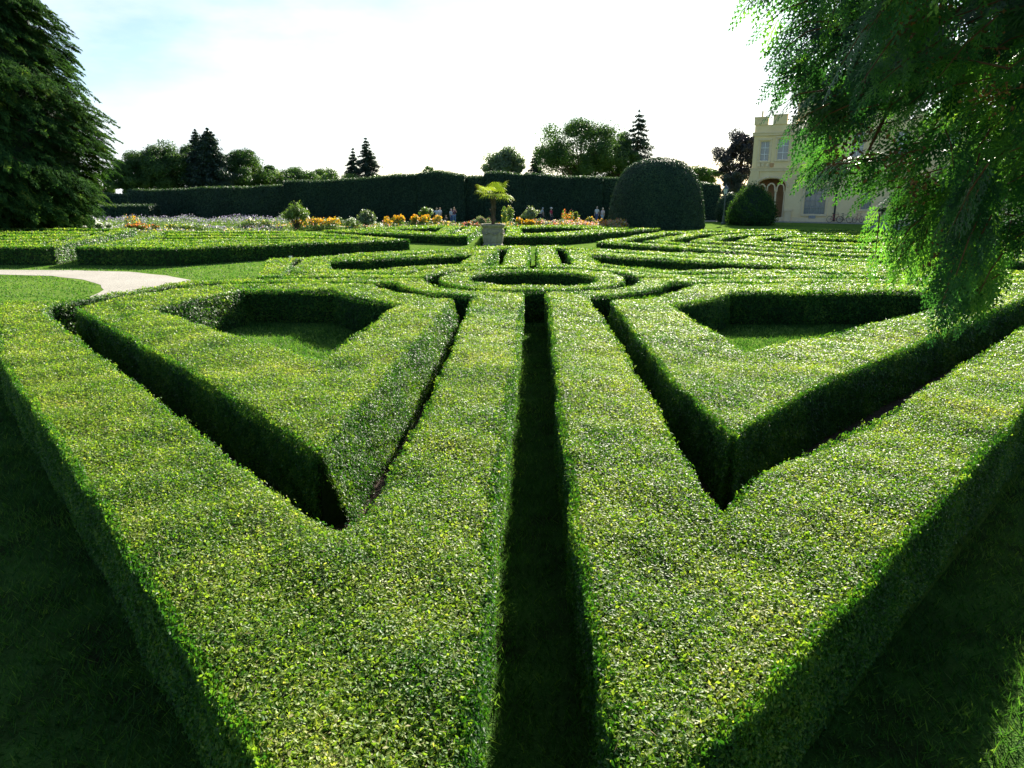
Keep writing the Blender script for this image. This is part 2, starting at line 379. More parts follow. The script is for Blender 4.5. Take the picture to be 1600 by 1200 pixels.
# near left pair
AL_in = [(-10.53, 15.92), (-5.52, 9.96), (-1.91, 5.64), (-1.36, 5.12), (-1.22, 5.5), (-1.08, 7.25), (-1.0, 11.18), (-.98, 17.4)] + arc(C0, 4.12, 248, 194, 14) + [(-8.3, 21.1), (-9.45, 20.2), (-10.2, 18.5), (-10.75, 16.6)]
AL_out = [(-.22, 1.6), (-.21, 2.96), (-.19, 4.66), (-.07, 8.41), (.24, 17.36), (.29, 18.8)] + arc(C0, 3.3, 264, 184, 16) + [(-8.5, 21.9), (-9.5, 21.35), (-10.4, 18.9), (-10.85, 17.75), (-12.2, 17.1), (-11.75, 16.3), (-8.19, 11.18), (-4.68, 7.05), (-2.30, 4.16), (-1.27, 2.9)]
hedge('frame_hedge', 'wide V-shaped box hedge left of the dark central path, coming nearest the viewer', 'hedge', AL_out, [AL_in], group=GP, bat=0)
BL_out = [(-2.01, 7.0), (-1.84, 9.96), (-1.5, 17.36)] + arc(C0, 4.85, 244, 197, 12) + [(-8.2, 20.75), (-9.05, 19.9), (-9.75, 18.3), (-10.08, 16.4), (-4.76, 10.34)]
BL_hole = [(-3.05, 11.05), (-2.68, 16.4)] + arc(C0, 6.1, 238, 207, 8) + [(-7.3, 19.45), (-8.2, 16.15), (-5.68, 13.5)]
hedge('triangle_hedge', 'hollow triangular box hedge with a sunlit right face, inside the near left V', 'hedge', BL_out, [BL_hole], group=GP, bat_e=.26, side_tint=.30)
# near right pair
AR_out = [(.48, 2.4), (.93, 2.9), (1.71, 3.62), (2.73, 4.75), (4.21, 6.27), (6.28, 8.41), (18.2, 20.6), (18.3, 21.9)] + arc(C0, 3.3, 357, 275, 16) + [(.90, 18.8), (.90, 17.36), (.56, 7.05), (.52, 4.48), (.49, 2.76)]
AR_in = [(1.76, 5.5), (2.43, 6.35), (4.71, 8.41), (10.12, 13.97), (16.4, 20.2), (16.2, 21.1)] + arc(C0, 4.12, 346, 289, 14) + [(1.87, 17.36), (1.9, 13.31), (1.76, 7.91), (1.7, 5.7)]
hedge('frame_hedge', 'wide V-shaped box hedge right of the dark central path, reaching under the overhanging branch', 'hedge', AR_out, [AR_in], group=GP, bat=0)
BR_out = [(2.42, 7.45), (2.6, 7.75), (4.6, 9.96), (12.83, 17.9), (15.3, 20.2), (15.0, 20.75)] + arc(C0, 4.85, 343, 293, 12) + [(2.42, 17.36), (2.30, 9.96)]
BR_hole = [(3.87, 11.6), (8.93, 15.6), (12.0, 18.6), (11.6, 19.1), (5.8, 19.1)] + arc(C0, 6.1, 329, 304, 8)[1:] + [(3.7, 16.8)]
hedge('triangle_hedge', 'hollow triangular box hedge with shaded left face, inside the near right V', 'hedge', BR_out, [BR_hole], group=GP)
# far left pair
A2L_out = [(-7.94, 22.45), (-2.67, 22.35)] + arc(C0, 3.3, 176, 96, 16) + [(.47, 25.4), (.85, 35.3), (-.16, 35.6), (-1.38, 34.8), (-3.77, 32.9), (-6.53, 30.86), (-9.48, 28.2)]
A2L_in = [(-7.35, 23.15), (-3.4, 23.15)] + arc(C0, 4.12, 165, 106, 14) + [(-.34, 26.2), (-.1, 34.1), (-.9, 33.3), (-2.9, 31.75), (-4.4, 30.65), (-5.8, 29.65), (-8.3, 28.0), (-8.4, 27.5)]
hedge('frame_hedge', 'angular box hedge left of the far path strip, beyond the ring', 'hedge', A2L_out, [A2L_in], group=GP)
B2L_out = [(-7.15, 23.5), (-3.9, 23.5)] + arc(C0, 4.45, 160, 110, 12) + [(-1.05, 26.4), (-.62, 32.9), (-2.8, 31.3), (-5.75, 29.2), (-8.0, 27.7), (-7.75, 26.0)]
B2L_hole = [(-6.2, 24.5), (-4.78, 24.5), (-3.48, 25.3), (-1.9, 26.5), (-1.6, 30.8), (-7.0, 27.7)]
hedge('triangle_hedge', 'hollow triangular box hedge left of the ring on its far side', 'hedge', B2L_out, [B2L_hole], group=GP)
A2R_out = [(1.22, 35.2), (.93, 25.4)] + arc(C0, 3.3, 84, 4, 16) + [(17.6, 22.4), (17.2, 23.6), (14.2, 26.4), (10.8, 28.9), (7.2, 31.4), (3.35, 33.8), (2.1, 35.2)]
A2R_in = [(1.95, 34.0), (1.78, 26.3)] + arc(C0, 4.12, 73, 15, 14) + [(15.6, 23.15), (13.4, 25.4), (10.2, 27.5), (6.8, 29.95), (3.15, 32.7)]
hedge('frame_hedge', 'angular box hedge right of the far path strip, beyond the ring', 'hedge', A2R_out, [A2R_in], group=GP)
B2R_out = [(2.45, 32.6), (2.25, 26.4)] + arc(C0, 4.45, 68, 20, 12) + [(14.6, 23.5), (12.9, 25.2), (10.0, 27.2), (6.6, 29.5), (3.1, 32.2)]
B2R_hole = [(3.15, 30.4), (3.25, 26.3), (5.56, 24.3), (9.56, 24.4), (11.2, 24.9), (6.2, 28.3)]
hedge('triangle_hedge', 'long hollow triangular box hedge right of the ring on its far side', 'hedge', B2R_out, [B2R_hole], group=GP)

# far parterre panels: nested frames with narrow gaps
PG = 'nested hedges of the far parterre panels'
def panel(poly, h, labels, bw=1.0, gap=.65, core=True):
    p = ccw(poly); d = 0.0
    for i, lb in enumerate(labels):
        o = offset(p, d); last = i == len(labels) - 1
        inn = [offset(p, d + bw)]
        hedge('panel_hedge', lb, 'hedge', o, inn, h=h, group=PG)
        d += bw + gap
lp_h = lambda x, y: np.interp(y, [34, 44], [.88, .62])
def rows_panel(poly, h, lab, ys, frame_label):
    p = ccw(poly)
    hedge('panel_hedge', frame_label, 'hedge', p, [offset(p, .9)], h=h, group=PG)
    q = offset(p, 1.35); n = len(q)
    def span(y):
        xs = []
        for (x1, y1), (x2, y2) in zip(q, np.roll(q, -1, 0)):
            if (y1 - y) * (y2 - y) < 0: xs.append(x1 + (x2 - x1) * (y - y1) / (y2 - y1))
        return (min(xs), max(xs)) if len(xs) > 1 else None
    for (y0, y1), lb in zip(ys, lab):
        a, b = span(y0), span(y1)
        if a and b: hedge('panel_hedge', lb, 'hedge', [(a[0], y0), (a[1], y0), (b[1], y1), (b[0], y1)], h=h, group=PG)
ORD = ['first', 'second', 'third', 'fourth', 'fifth', 'sixth']
rows_panel([(-21.0, 35.0), (-16.0, 34.5), (-6.2, 44.0), (-15.5, 53.0), (-25.5, 52.0)], lp_h, [o_ + ' inner row, counted from the gravel bend, of the hedge panel behind it' for o_ in ORD], [(36.5, 37.5), (38.3, 39.4), (40.4, 41.6), (43.0, 44.4), (46.0, 47.2), (48.6, 50)], 'outer frame of the low hedge panel behind the gravel bend at left')
rows_panel([(-46, 35.2), (-22.0, 35.0), (-26.4, 51.5), (-48, 51)], lambda x, y: np.full(np.shape(x), .88), [o_ + ' inner row, counted from the gravel path, of the hedge panel under the big conifer' for o_ in ORD], [(36.6, 37.7), (38.6, 39.8), (40.8, 42.2), (43.4, 45.0), (46.4, 48.0)], 'outer frame of the hedge panel under the big dark conifer')
panel([(-14.0, 54.2), (-2.95, 47.9), (-2.6, 60.0), (-8.0, 62.0)], .6, ['outer frame of the hedge panel left of the palm urn', 'inner frame nested in the hedge panel left of the palm urn'])
panel([(-2.05, 47.7), (3.6, 48.4), (11.6, 57.6), (4.0, 63.0), (-2.0, 60.0)], .6, ['outer frame of the hedge panel behind the palm urn', 'inner frame nested in the hedge panel behind the palm urn'])
panel([(5.0, 43.3), (14.8, 31.6), (34, 31.2), (40, 43), (32, 55), (17, 57), (10.6, 53)], .55, ['outer frame of the wide low hedge panel right of the urn', 'second frame nested in the wide hedge panel right of the urn', 'third frame nested in the wide hedge panel right of the urn', 'fourth frame nested in the wide hedge panel right of the urn', 'innermost frame nested in the wide hedge panel right of the urn'], bw=1.0, gap=1.35)

# ------------------------------------------------------------------ ground
g = Geo(); g.add([(-260, -40, 0), (260, -40, 0), (260, 320, 0), (-260, 320, 0)], [[0, 1, 2, 3]])
g.build('lawn', [LAWN])['kind'] = 'structure'
def sheet(name, outer, holes, z, m):
    l = [ccw(outer)] + [ccw(q)[::-1] for q in holes]; a = np.concatenate(l)
    g = Geo(); t = fill(l); g.add(np.column_stack([a, np.full(len(a), z)]), t); o = g.build(name, [m]); o['kind'] = 'structure'
    me = o.data
    for p in me.polygons:
        if p.normal.z < 0: p.flip()
    return o
sheet('soil', AL_in, [BL_hole], .004, SOIL); sheet('soil', AR_in, [BR_hole], .004, SOIL)
sheet('soil', A2L_in, [B2L_hole], .004, SOIL); sheet('soil', A2R_in, [B2R_hole], .004, SOIL)
sheet('shade_darkened_turf', [(-13.5, .8), (-.2, .8), (-.21, 2.9), (-1.3, 2.95), (-4.7, 7.1), (-11.8, 16.4), (-13.0, 16.0)], [], .004, TURF)  # dark ground sheets outside the near hedges, shade put into their colour
sheet('shade_darkened_turf', [(.5, .8), (14, .8), (15.5, 17.7), (4.2, 6.2), (.5, 2.4)], [], .004, TURF)
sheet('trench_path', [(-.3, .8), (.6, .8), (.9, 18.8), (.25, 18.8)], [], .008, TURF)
sheet('gravel_path', densify([(-60, 31.2), (-23.2, 32.75), (-20.3, 32.7), (-17, 32.0), (-14.6, 30.5), (-12.9, 28.9), (-11.2, 26.5), (-10.6, 23), (-11.2, 18.5), (-13.6, 18), (-14.0, 21.5), (-14.3, 24.1), (-14.8, 26), (-15.7, 27.4), (-17.35, 29.1), (-19.5, 30.4), (-22, 30.95), (-60, 29.4)], .6, .03), [], .006, GRAVEL)
sheet('forecourt', [(20.5, 84.5), (27.5, 84.2), (39.0, 76.5), (40.5, 66.0), (72, 60), (72, 90), (30, 100), (20.5, 90)], [], .006, GRAVEL)

# grass blades where the lawn is close enough to show them
def blades(n, x0, x1, y0, y1, hgt, wid, keep=None):
    P = np.column_stack([rng.uniform(x0, x1, n), rng.uniform(y0, y1, n)])
    ok = in_view(np.column_stack([P, np.zeros(n)]), 1.08)
    P = P[ok]
    ok = np.ones(len(P), bool)
    for lo in HEDGE_POLYS[:9]:
        ins = pip(P, lo[0])
        for hl in lo[1:]: ins &= ~pip(P, hl)
        ok &= ~ins
    for a, b in ((AL_in, BL_hole), (AR_in, BR_hole)):
        ok &= ~(pip(P, np.array(a)) & ~pip(P, np.array(b)))
    return P[ok]
g = Geo()
for (n, x0, x1, y0, y1, hg, wd) in ((150000, -9, 9, 2.4, 9.5, .065, .006), (150000, -12, 13, 9.5, 20, .06, .010), (60000, -30, 2, 22, 45, .05, .022)):
    P = blades(n, x0, x1, y0, y1, hg, wd)
    if y0 > 20:
        gp = np.array([(-60, 31.2), (-23.2, 32.9), (-17, 32.1), (-14.4, 30.6), (-12.7, 29), (-11, 26.5), (-10.4, 23), (-11.2, 18), (-13.6, 18), (-14.2, 24), (-15.9, 27.5), (-19.5, 30.4), (-60, 29.4)])
        P = P[~pip(P, gp)]
        for lo in HEDGE_POLYS[9:14]: P = P[~pip(P, lo[0])]
    n = len(P); h = hg * rng.uniform(.5, 1.3, n); a = rng.uniform(0, 2 * math.pi, n); w = wd * rng.uniform(.6, 1.4, n)
    clump = .5 + .5 * np.sin(2.1 * P[:, 0] + 1.3 * np.sin(1.7 * P[:, 1])) * np.sin(1.9 * P[:, 1])
    h = h * (.75 + .6 * clump)
    dx, dy = np.cos(a), np.sin(a); le = h * rng.uniform(.3, 1.3, n); la = rng.uniform(0, 2 * math.pi, n)
    tip = np.column_stack([P[:, 0] + le * np.cos(la), P[:, 1] + le * np.sin(la), h])
    b0 = np.column_stack([P[:, 0] - dx * w, P[:, 1] - dy * w, np.zeros(n)]); b1 = np.column_stack([P[:, 0] + dx * w, P[:, 1] + dy * w, np.zeros(n)])
    g.add(np.stack([b0, b1, tip], 1), np.arange(n * 3).reshape(n, 3), 0, np.clip(rng.normal(.45, .2, n), 0, 1))
tag(g.build('grass', [GRASS_BLADE]), 'short lawn grass growing round and between the hedges', 'grass', kind='stuff')

# ------------------------------------------------------------------ tall clipped yew hedges far behind
def yew_block(label, pts, thick, group='tall clipped hedges along the back', dens=1.0, leaf=YEW_LEAF, top_bump=.12, tint=.45, name='tall_hedge'):
    """pts: list of (x, y, ztop) along the front face; the block runs back by thick"""
    pts = np.array(pts, float); s = [0]
    for a, b in zip(pts, pts[1:]): s.append(s[-1] + np.linalg.norm(b[:2] - a[:2]))
    s = np.array(s); S = np.linspace(0, s[-1], max(2, int(s[-1] / .5) + 1))
    X = np.interp(S, s, pts[:, 0]); Y = np.interp(S, s, pts[:, 1]); Z = np.interp(S, s, pts[:, 2]) + top_bump * (np.sin(S * 1.1) * .5 + np.sin(S * .43 + 2)) * .6
    e = norm(np.column_stack([np.gradient(X), np.gradient(Y)])); nb = np.column_stack([-e[:, 1], e[:, 0]])      # towards the back
    f0 = np.column_stack([X, Y]) + nb * .05; b0 = np.column_stack([X, Y]) + nb * thick
    m = len(S); g = Geo()
    V = np.vstack([np.column_stack([f0, np.zeros(m) - .05]), np.column_stack([f0 + nb * .12, Z - .1]), np.column_stack([b0 - nb * .1, Z - .1]), np.column_stack([b0, np.zeros(m) - .05])])
    q = []
    for r in range(3):
        i = np.arange(m - 1) + r * m; q.append(np.stack([i, i + 1, i + 1 + m, i + m], 1))
    g.add(V, np.concatenate(q), 0)
    g.add(V, [[0, m, 2 * m, 3 * m]], 0); g.add(V, [[m - 1, 4 * m - 1, 3 * m - 1, 2 * m - 1]], 0)
    d = np.linalg.norm([X.mean(), Y.mean()]); Lf = .0021 * d
    n = int(s[-1] * Z.mean() * dens * 1.3 / (.25 * Lf * Lf)); t = rng.random(n) * (m - 1); i = t.astype(int); fr = (t - i)[:, None]
    zz = rng.random(n)
    B = f0[i] * (1 - fr) + f0[i + 1] * fr; zt = Z[i] * (1 - fr[:, 0]) + Z[i + 1] * fr[:, 0]
    P = np.column_stack([B + nb[i] * (rng.uniform(-.14, .06, n) + .1 * np.sin(B[:, 0] * .9) * np.sin(zz * 3))[:, None], zz * zt])
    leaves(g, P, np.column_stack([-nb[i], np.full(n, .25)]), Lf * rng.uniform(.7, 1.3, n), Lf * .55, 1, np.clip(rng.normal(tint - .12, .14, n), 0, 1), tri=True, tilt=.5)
    n = int(s[-1] * thick * dens * 1.6 / (.25 * Lf * Lf)); t = rng.random(n) * (m - 1); i = t.astype(int); fr = (t - i)[:, None]
    B = f0[i] * (1 - fr) + f0[i + 1] * fr; zt = Z[i] * (1 - fr[:, 0]) + Z[i + 1] * fr[:, 0]
    P = np.column_stack([B + nb[i] * (rng.random(n) * thick)[:, None], zt + rng.normal(-.02, .09, n)])
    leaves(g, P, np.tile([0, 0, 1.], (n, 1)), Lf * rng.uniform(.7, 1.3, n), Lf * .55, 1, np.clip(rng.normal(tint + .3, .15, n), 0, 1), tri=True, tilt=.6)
    for k in (0, m - 1):                                # the two ends
        n = int(thick * Z[k] * dens * 1.3 / (.25 * Lf * Lf)); sg = -1 if k == 0 else 1
        P = np.column_stack([f0[k] + nb[k] * (rng.random(n) * thick)[:, None] + e[k] * sg * rng.uniform(-.05, .1, n)[:, None], rng.random(n) * Z[k]])
        leaves(g, P, np.tile([e[k][0] * sg, e[k][1] * sg, .2], (n, 1)), Lf * rng.uniform(.7, 1.3, n), Lf * .55, 1, np.clip(rng.normal(tint, .15, n), 0, 1), tri=True, tilt=.5)
    return tag(g.build(name, [YEW_BODY, leaf]), label, 'hedge', group)
def row(*t): return [tuple(at(px, py, Y)) for px, py, Y in t]
yew_block('tall dark clipped hedge behind the lavender, at the left', row((197, 298, 101), (300, 295, 97), (380, 292, 92), (441, 290, 89)), 3.0)
yew_block('tall dark clipped hedge stepped forward behind the two orange clumps', row((442, 285, 86), (520, 281, 86), (600, 277, 86), (650, 274, 86)), 3.0)
yew_block('highest humped section of the dark back hedge, left of the palm', row((651, 273, 85.6), (685, 268, 85.5), (725, 273, 85.5)), 3.2)
yew_block('narrow set-back section of the dark back hedge behind the palm', row((726, 278, 86.5), (757, 277, 86.5)), 3.0)
yew_block('section of the dark back hedge just right of the palm crown', row((758, 271, 85.8), (790, 270, 85.8), (819, 273, 85.8)), 3.2)
yew_block('long section of the dark back hedge left of the dome topiary', row((820, 273, 85.6), (870, 275, 85.6), (942, 277, 85.6)), 3.2)
yew_block('section of the dark back hedge half hidden behind the dome topiary', row((943, 279, 86.2), (1000, 281, 86.2)), 3.0)
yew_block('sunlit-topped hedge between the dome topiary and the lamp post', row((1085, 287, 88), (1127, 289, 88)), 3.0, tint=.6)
yew_block('low square-cut hedge beside the big conifer, before the lavender hedge', row((100, 321, 92), (232, 321, 92)), 3.0)
yew_block('short dark hedge seen between the conifer and the long left hedge', row((140, 304, 108), (196, 304, 108)), 3.0)
yew_block('square-cut small dark hedge against the castle wall', row((1387, 338, 78.5), (1400, 338, 78)), 1.2, group='small clipped blocks by the castle')

# ------------------------------------------------------------------ topiary
def topiary(name, label, cx, cy, prof, leaf=YEW_LEAF, body=YEW_BODY, tint=.42, rough=.1, lobes=0.0, dens=1.3):
    prof = np.array(prof, float); g = Geo()
    lathe(g, np.column_stack([prof[:, 0] * .975, prof[:, 1] * .985]), (cx, cy, 0), 40, 0)
    d = math.hypot(cx, cy); Lf = .0021 * d
    seg = np.linalg.norm(np.diff(prof, axis=0), axis=1); ar = seg * (prof[:-1, 0] + prof[1:, 0]) / 2 * 2 * math.pi
    n = int(ar.sum() * dens / (.25 * Lf * Lf)); k = rng.choice(len(seg), n, p=ar / ar.sum()); t = rng.random(n)
    r = prof[k, 0] * (1 - t) + prof[k + 1, 0] * t; z = prof[k, 1] * (1 - t) + prof[k + 1, 1] * t
    a = rng.uniform(0, 2 * math.pi, n)
    dr = prof[k + 1, 0] - prof[k, 0]; dz = prof[k + 1, 1] - prof[k, 1]; ll = np.hypot(dr, dz)
    N = np.column_stack([np.cos(a) * dz / ll, np.sin(a) * dz / ll, -dr / ll])
    bump = lobes * (np.sin(a * 7 + z * 2.3) * np.sin(z * 3.1 + a * 3)) + rng.normal(0, rough, n)
    P = np.column_stack([cx + np.cos(a) * r, cy + np.sin(a) * r, z]) + N * bump[:, None]
    leaves(g, P, N, Lf * rng.uniform(.7, 1.3, n), Lf * .55, 1, np.clip(rng.normal(tint, .15, n) + bump * .3, 0, 1), tri=True, tilt=.5)
    return tag(g.build(name, [body, leaf], smooth=(0,)), label, 'topiary')
DOME_Y = 71.0
sc_ = DOME_Y * .000885
dx = at(1025, 340, DOME_Y)[0]
topiary('dome_topiary', 'huge dark dome of clipped yew standing on the lawn right of the flower bed', dx, DOME_Y,
        [(4.52, -.05), (4.55, .3), (4.5, 1.0), (4.38, 2.0), (4.2, 3.0), (3.92, 4.0), (3.5, 4.85), (2.9, 5.55), (2.2, 6.0), (1.4, 6.25), (.7, 6.36), (0, 6.4)], rough=.05, lobes=.03)

# ------------------------------------------------------------------ trees
def limb_path(a, b, sag=0.0, n=5, wob=.04):
    a, b = np.array(a, float), np.array(b, float); t = np.linspace(0, 1, n)[:, None]
    p = a + (b - a) * t; L = np.linalg.norm(b - a)
    p[1:-1] += rng.normal(0, wob * L, (n - 2, 3)); p[:, 2] -= sag * L * (t[:, 0] * (1 - t[:, 0])) * 4
    return p
def broad_tree(label, px, ytop, d, wpx, leaf=TREE_LEAF, group='trees beyond the back hedge', name='broadleaf_tree', clumps=44, per=150, ybase=None, tint=.42, gaps=.75, lsz=.0024, droop=0.0):
    top = at(px, ytop, d); hgt = top[2]; w = wpx * d * .00088; x0, y0 = top[0], d
    t = thing(name, label, 'tree', (x0, y0, 0), 0, group)
    cb = hgt * .22 if ybase is None else max(.5, at(px, ybase, d)[2])
    gt, gl = Geo(), Geo()
    tube(gt, limb_path((0, 0, -.1), (rng.normal(0, .3), 0, hgt * .8), 0, 7, .008), np.linspace(hgt * .022, hgt * .006, 7), 8, 0)
    cz, rz = (hgt + cb) / 2, (hgt - cb) / 2
    cen, rad = [], []
    for k in range(clumps):
        v = norm(rng.normal(0, 1, 3)); u = (rng.random() ** .45 * gaps + (1 - gaps)) * (1 + .16 * math.sin(5 * math.atan2(v[1], v[0]) + px) * math.cos(4 * v[2] + px))
        sh = 1 - .30 * abs(v[2]) ** 2
        c = np.array([v[0] * w / 2 * u * sh, v[1] * w / 2 * u * sh, cz + v[2] * rz * u * .9])
        cr = w * rng.uniform(.055, .15)
        cen.append(c); rad.append(cr)
        if k % 3 == 0:
            zs = cb * .6 + (hgt * .55 - cb * .6) * rng.random()
            tube(gt, limb_path((0, 0, zs), c, -.05, 5, .05), np.linspace(hgt * .009, hgt * .002, 5), 5, 0, cap=False)
    cen = np.array(cen); rad = np.array(rad)
    cen[:, 2] = np.minimum(cen[:, 2], hgt - rad * .7)
    Lf = lsz * d
    for c, r in zip(cen, rad):
        n = int(per * 4.2 * rng.uniform(.6, 1.3)); v = norm(rng.normal(0, 1, (n, 3)))
        rr = r * (.35 + .85 * rng.random(n) ** .7)
        P = c + v * rr[:, None] * np.array([1.15, 1.15, .8])
        if droop: P[:, 2] -= droop * rr * rng.random(n)
        tt = tint + rng.normal(0, .10)
        leaves(gl, P, v + np.array([0, 0, .4]), Lf * rng.uniform(.6, 1.4, n), Lf * .62 * rng.uniform(.7, 1.2, n), 0, np.clip(rng.normal(tt, .15, n), 0, 1), tri=True, tilt=.6)
    gt.build('trunk', [BARK], t); gl.build('crown', [leaf], t)
    return t
def conifer(label, px, ytop, d, wpx, leaf=SPRUCE_LEAF, group='conifers beyond the back hedge', name='spruce_tree', whorls=26, per=9, shape=1.0, lsz=.0026, tint=.42, sparse=1.0, z0=.05):
    top = at(px, ytop, d); hgt = top[2]; w = wpx * d * .00088
    t = thing(name, label, 'tree', (top[0], d, 0), 0, group)
    gt, gl = Geo(), Geo()
    tube(gt, limb_path((0, 0, -.1), (0, 0, hgt * .985), 0, 6, .003), np.linspace(hgt * .018, hgt * .003, 6), 7, 0)
    Lf = lsz * d
    for k in range(whorls):
        f = k / (whorls - 1); z = hgt * (z0 + (.97 - z0) * f); r = w / 2 * ((1 - f) ** shape) * rng.uniform(.8, 1.12) + w * .02
        for j in range(per):
            a = rng.uniform(0, 2 * math.pi); rr = r * rng.uniform(.72, 1.1)
            if rng.random() > sparse: continue
            tip = np.array([math.cos(a) * rr, math.sin(a) * rr, z - rr * rng.uniform(.12, .42)])
            if j % 3 == 0 and rr > .5: tube(gt, [(0, 0, z), tip * np.array([.9, .9, 1])], [hgt * .004, hgt * .0012], 4, 0, cap=False)
            n = max(8, int(rr / Lf * 20)); s = rng.random(n) ** .7
            P = np.array([0, 0, z])[None] + (tip - np.array([0, 0, z])) * s[:, None] + rng.normal(0, 1, (n, 3)) * np.array([.09, .09, .05]) * (rr * .8 + .3)
            P[:, 2] -= np.abs(rng.normal(0, .05, n)) * rr
            D = np.array([math.cos(a), math.sin(a), -.45])
            leaves(gl, P, np.tile([0, 0, 1.], (n, 1)), Lf * rng.uniform(.7, 1.5, n), Lf * .5, 0, np.clip(rng.normal(tint, .16, n), 0, 1), tri=True, tilt=.6, bias=D * 1.5)
    gt.build('trunk', [BARK], t); gl.build('crown', [leaf], t)
    return t
# left group
broad_tree('rounded dark tree nearest the big conifer, above the left hedge', 207, 236, 118, 84, ybase=312, clumps=70)
broad_tree('dark tree with a knobbly top beside the twin-topped conifer', 262, 219, 120, 96, ybase=312, clumps=84)
conifer('left spire of the dark twin conifers above the left hedge', 304, 199, 118, 60, shape=.62, name='conifer_tree', whorls=34, per=12)
conifer('right spire of the dark twin conifers above the left hedge', 323, 197, 117, 92, shape=.62, name='conifer_tree', whorls=34, per=13)
broad_tree('round-crowned dark tree right of the twin conifers', 378, 232, 124, 82, ybase=306, clumps=64)
for k, (px, yt, w, lb) in enumerate(((425, 264, 80, 'low bushy light green tree right of the round dark tree'), (470, 262, 90, 'low bushy green tree behind the step in the back hedge'), (520, 268, 80, 'low bushy green tree at the foot of the paired dark spruces'), (625, 272, 90, 'low pale green treetops right of the paired spruces'))):
    broad_tree(lb, px, yt, 128 + k, w, leaf=LIME_LEAF if k != 1 else TREE_LEAF, ybase=310, clumps=34, per=110, tint=.4)
broad_tree('distant grey-green treetops peeping above the step in the hedge', 498, 261, 170, 50, leaf=TREE_LEAF, ybase=300, clumps=26, per=80)
broad_tree('pale tree at the hedge end by the conifer', 160, 262, 125, 40, leaf=TREE_LEAF, ybase=315, clumps=26, per=110, tint=.55)
conifer('shorter left one of the paired dark spruces', 551, 230, 135, 74, whorls=22)
conifer('taller right one of the paired dark spruces', 571, 213, 134, 96, whorls=26)
broad_tree('thin twiggy treetop peeping over the hedge hump', 672, 256, 150, 26, clumps=10, per=24, ybase=285)
broad_tree('airy grey-green round tree above the palm', 789, 229, 118, 66, leaf=SILVER_LEAF, ybase=300, clumps=60, per=120, tint=.05, gaps=.8)
conifer('small dark spruce between the airy tree and the big tree', 838, 227, 122, 66, whorls=24, per=10)
broad_tree('large dark spreading tree left of the dome topiary', 908, 181, 112, 122, ybase=292, clumps=92, per=120, gaps=.6, tint=.36)
broad_tree('narrow dark tree leaning on the tall thin spruce', 970, 205, 116, 62, ybase=300, clumps=54, per=110, tint=.36)
conifer('tall thin spruce with sparse branches left of the dome topiary', 999, 168, 120, 74, whorls=24, per=9, shape=.55, sparse=.9, lsz=.0028)
broad_tree('low rust-tinged green tree right of the dome topiary', 1095, 259, 112, 62, ybase=290, clumps=34, per=110, tint=.5)
broad_tree('purple-leaved copper beech rising beside the castle corner', 1163, 198, 104, 76, leaf=PURPLE_LEAF, name='copper_beech', ybase=285, clumps=52, per=140, droop=.6)
broad_tree('dark green tree under the copper beech at the castle corner', 1152, 262, 98, 46, leaf=SPRUCE_LEAF, ybase=320, clumps=34, per=120)

# big conifer at the left edge
def big_conifer():
    d = 55.0; px = -52; x0 = at(px, 300, d)[0]
    t = thing('giant_conifer', 'huge dark conifer with drooping sprays filling the left edge', 'tree', (x0, d, 0))
    gt, gl = Geo(), Geo(); hgt = 31.0
    tube(gt, limb_path((0, 0, -.2), (0, 0, hgt), 0, 8, .003), np.linspace(.9, .06, 8), 10, 0)
    zs = np.array([0, .7, 2.0, 4.0, 6.5, 9.5, 12.5, 15.5, 18.5, 24, 31]); rs = np.array([3.4, 6.6, 8.4, 9.3, 9.6, 9.2, 8.2, 7.1, 5.9, 3.6, .4])
    zc = np.linspace(.8, 30, 24); lathe(gl, np.column_stack([np.interp(zc, zs, rs) * .80, zc]), (0, 0, 0), 28, 1)
    for k in range(2600):
        z = .9 + 27 * rng.random() ** 1.05; a = rng.normal(-.1, .75) if rng.random() < .8 else rng.uniform(-math.pi, math.pi)
        r = np.interp(z, zs, rs) * rng.uniform(.80, 1.0) * (1 + .10 * math.sin(3 * a + z * .9) + .07 * math.sin(z * 2.1 + 5 * a))
        if rng.random() < .03: r *= 1.1
        tip = np.array([math.cos(a) * r, math.sin(a) * r, z]); root = np.array([math.cos(a) * r * .25, math.sin(a) * r * .25, z + r * .12])
        if k % 5 == 0: tube(gt, [root, (root + tip) / 2 + np.array([0, 0, .25]), tip], [.10, .06, .02], 5, 0, cap=False)
        tint = .42 + rng.normal(0, .15)
        ext = rng.uniform(.0, 1.0) if rng.random() < .35 else 0.0; n = 120
        sd = np.array([-math.sin(a), math.cos(a), 0]); ax = np.array([math.cos(a) * (1 + ext), math.sin(a) * (1 + ext), rng.uniform(-.75, .1)]); s = rng.random(n)
        wd = .62 * (1 - s) ** .8 + .05
        P = tip - ax * .7 + ax * (s * 1.15)[:, None] + sd * (rng.normal(0, .55, n) * wd)[:, None] + rng.normal(0, .4, (n, 3)) * wd[:, None] * np.array([.3, .3, .35])
        P[:, 2] -= (s ** 2) * .45
        leaves(gl, P, np.tile([math.cos(a) * .8, math.sin(a) * .8, .7], (n, 1)), .30 * rng.uniform(.6, 1.5, n), .085 * rng.uniform(.7, 1.3, n), 0, np.clip(rng.normal(tint, .13, n), 0, 1), tri=False, tilt=.4, bias=ax * 2.2)
    gt.build('trunk', [RED_BARK], t); gl.build('crown', [CYP_LEAF, YEW_BODY], t)
big_conifer()

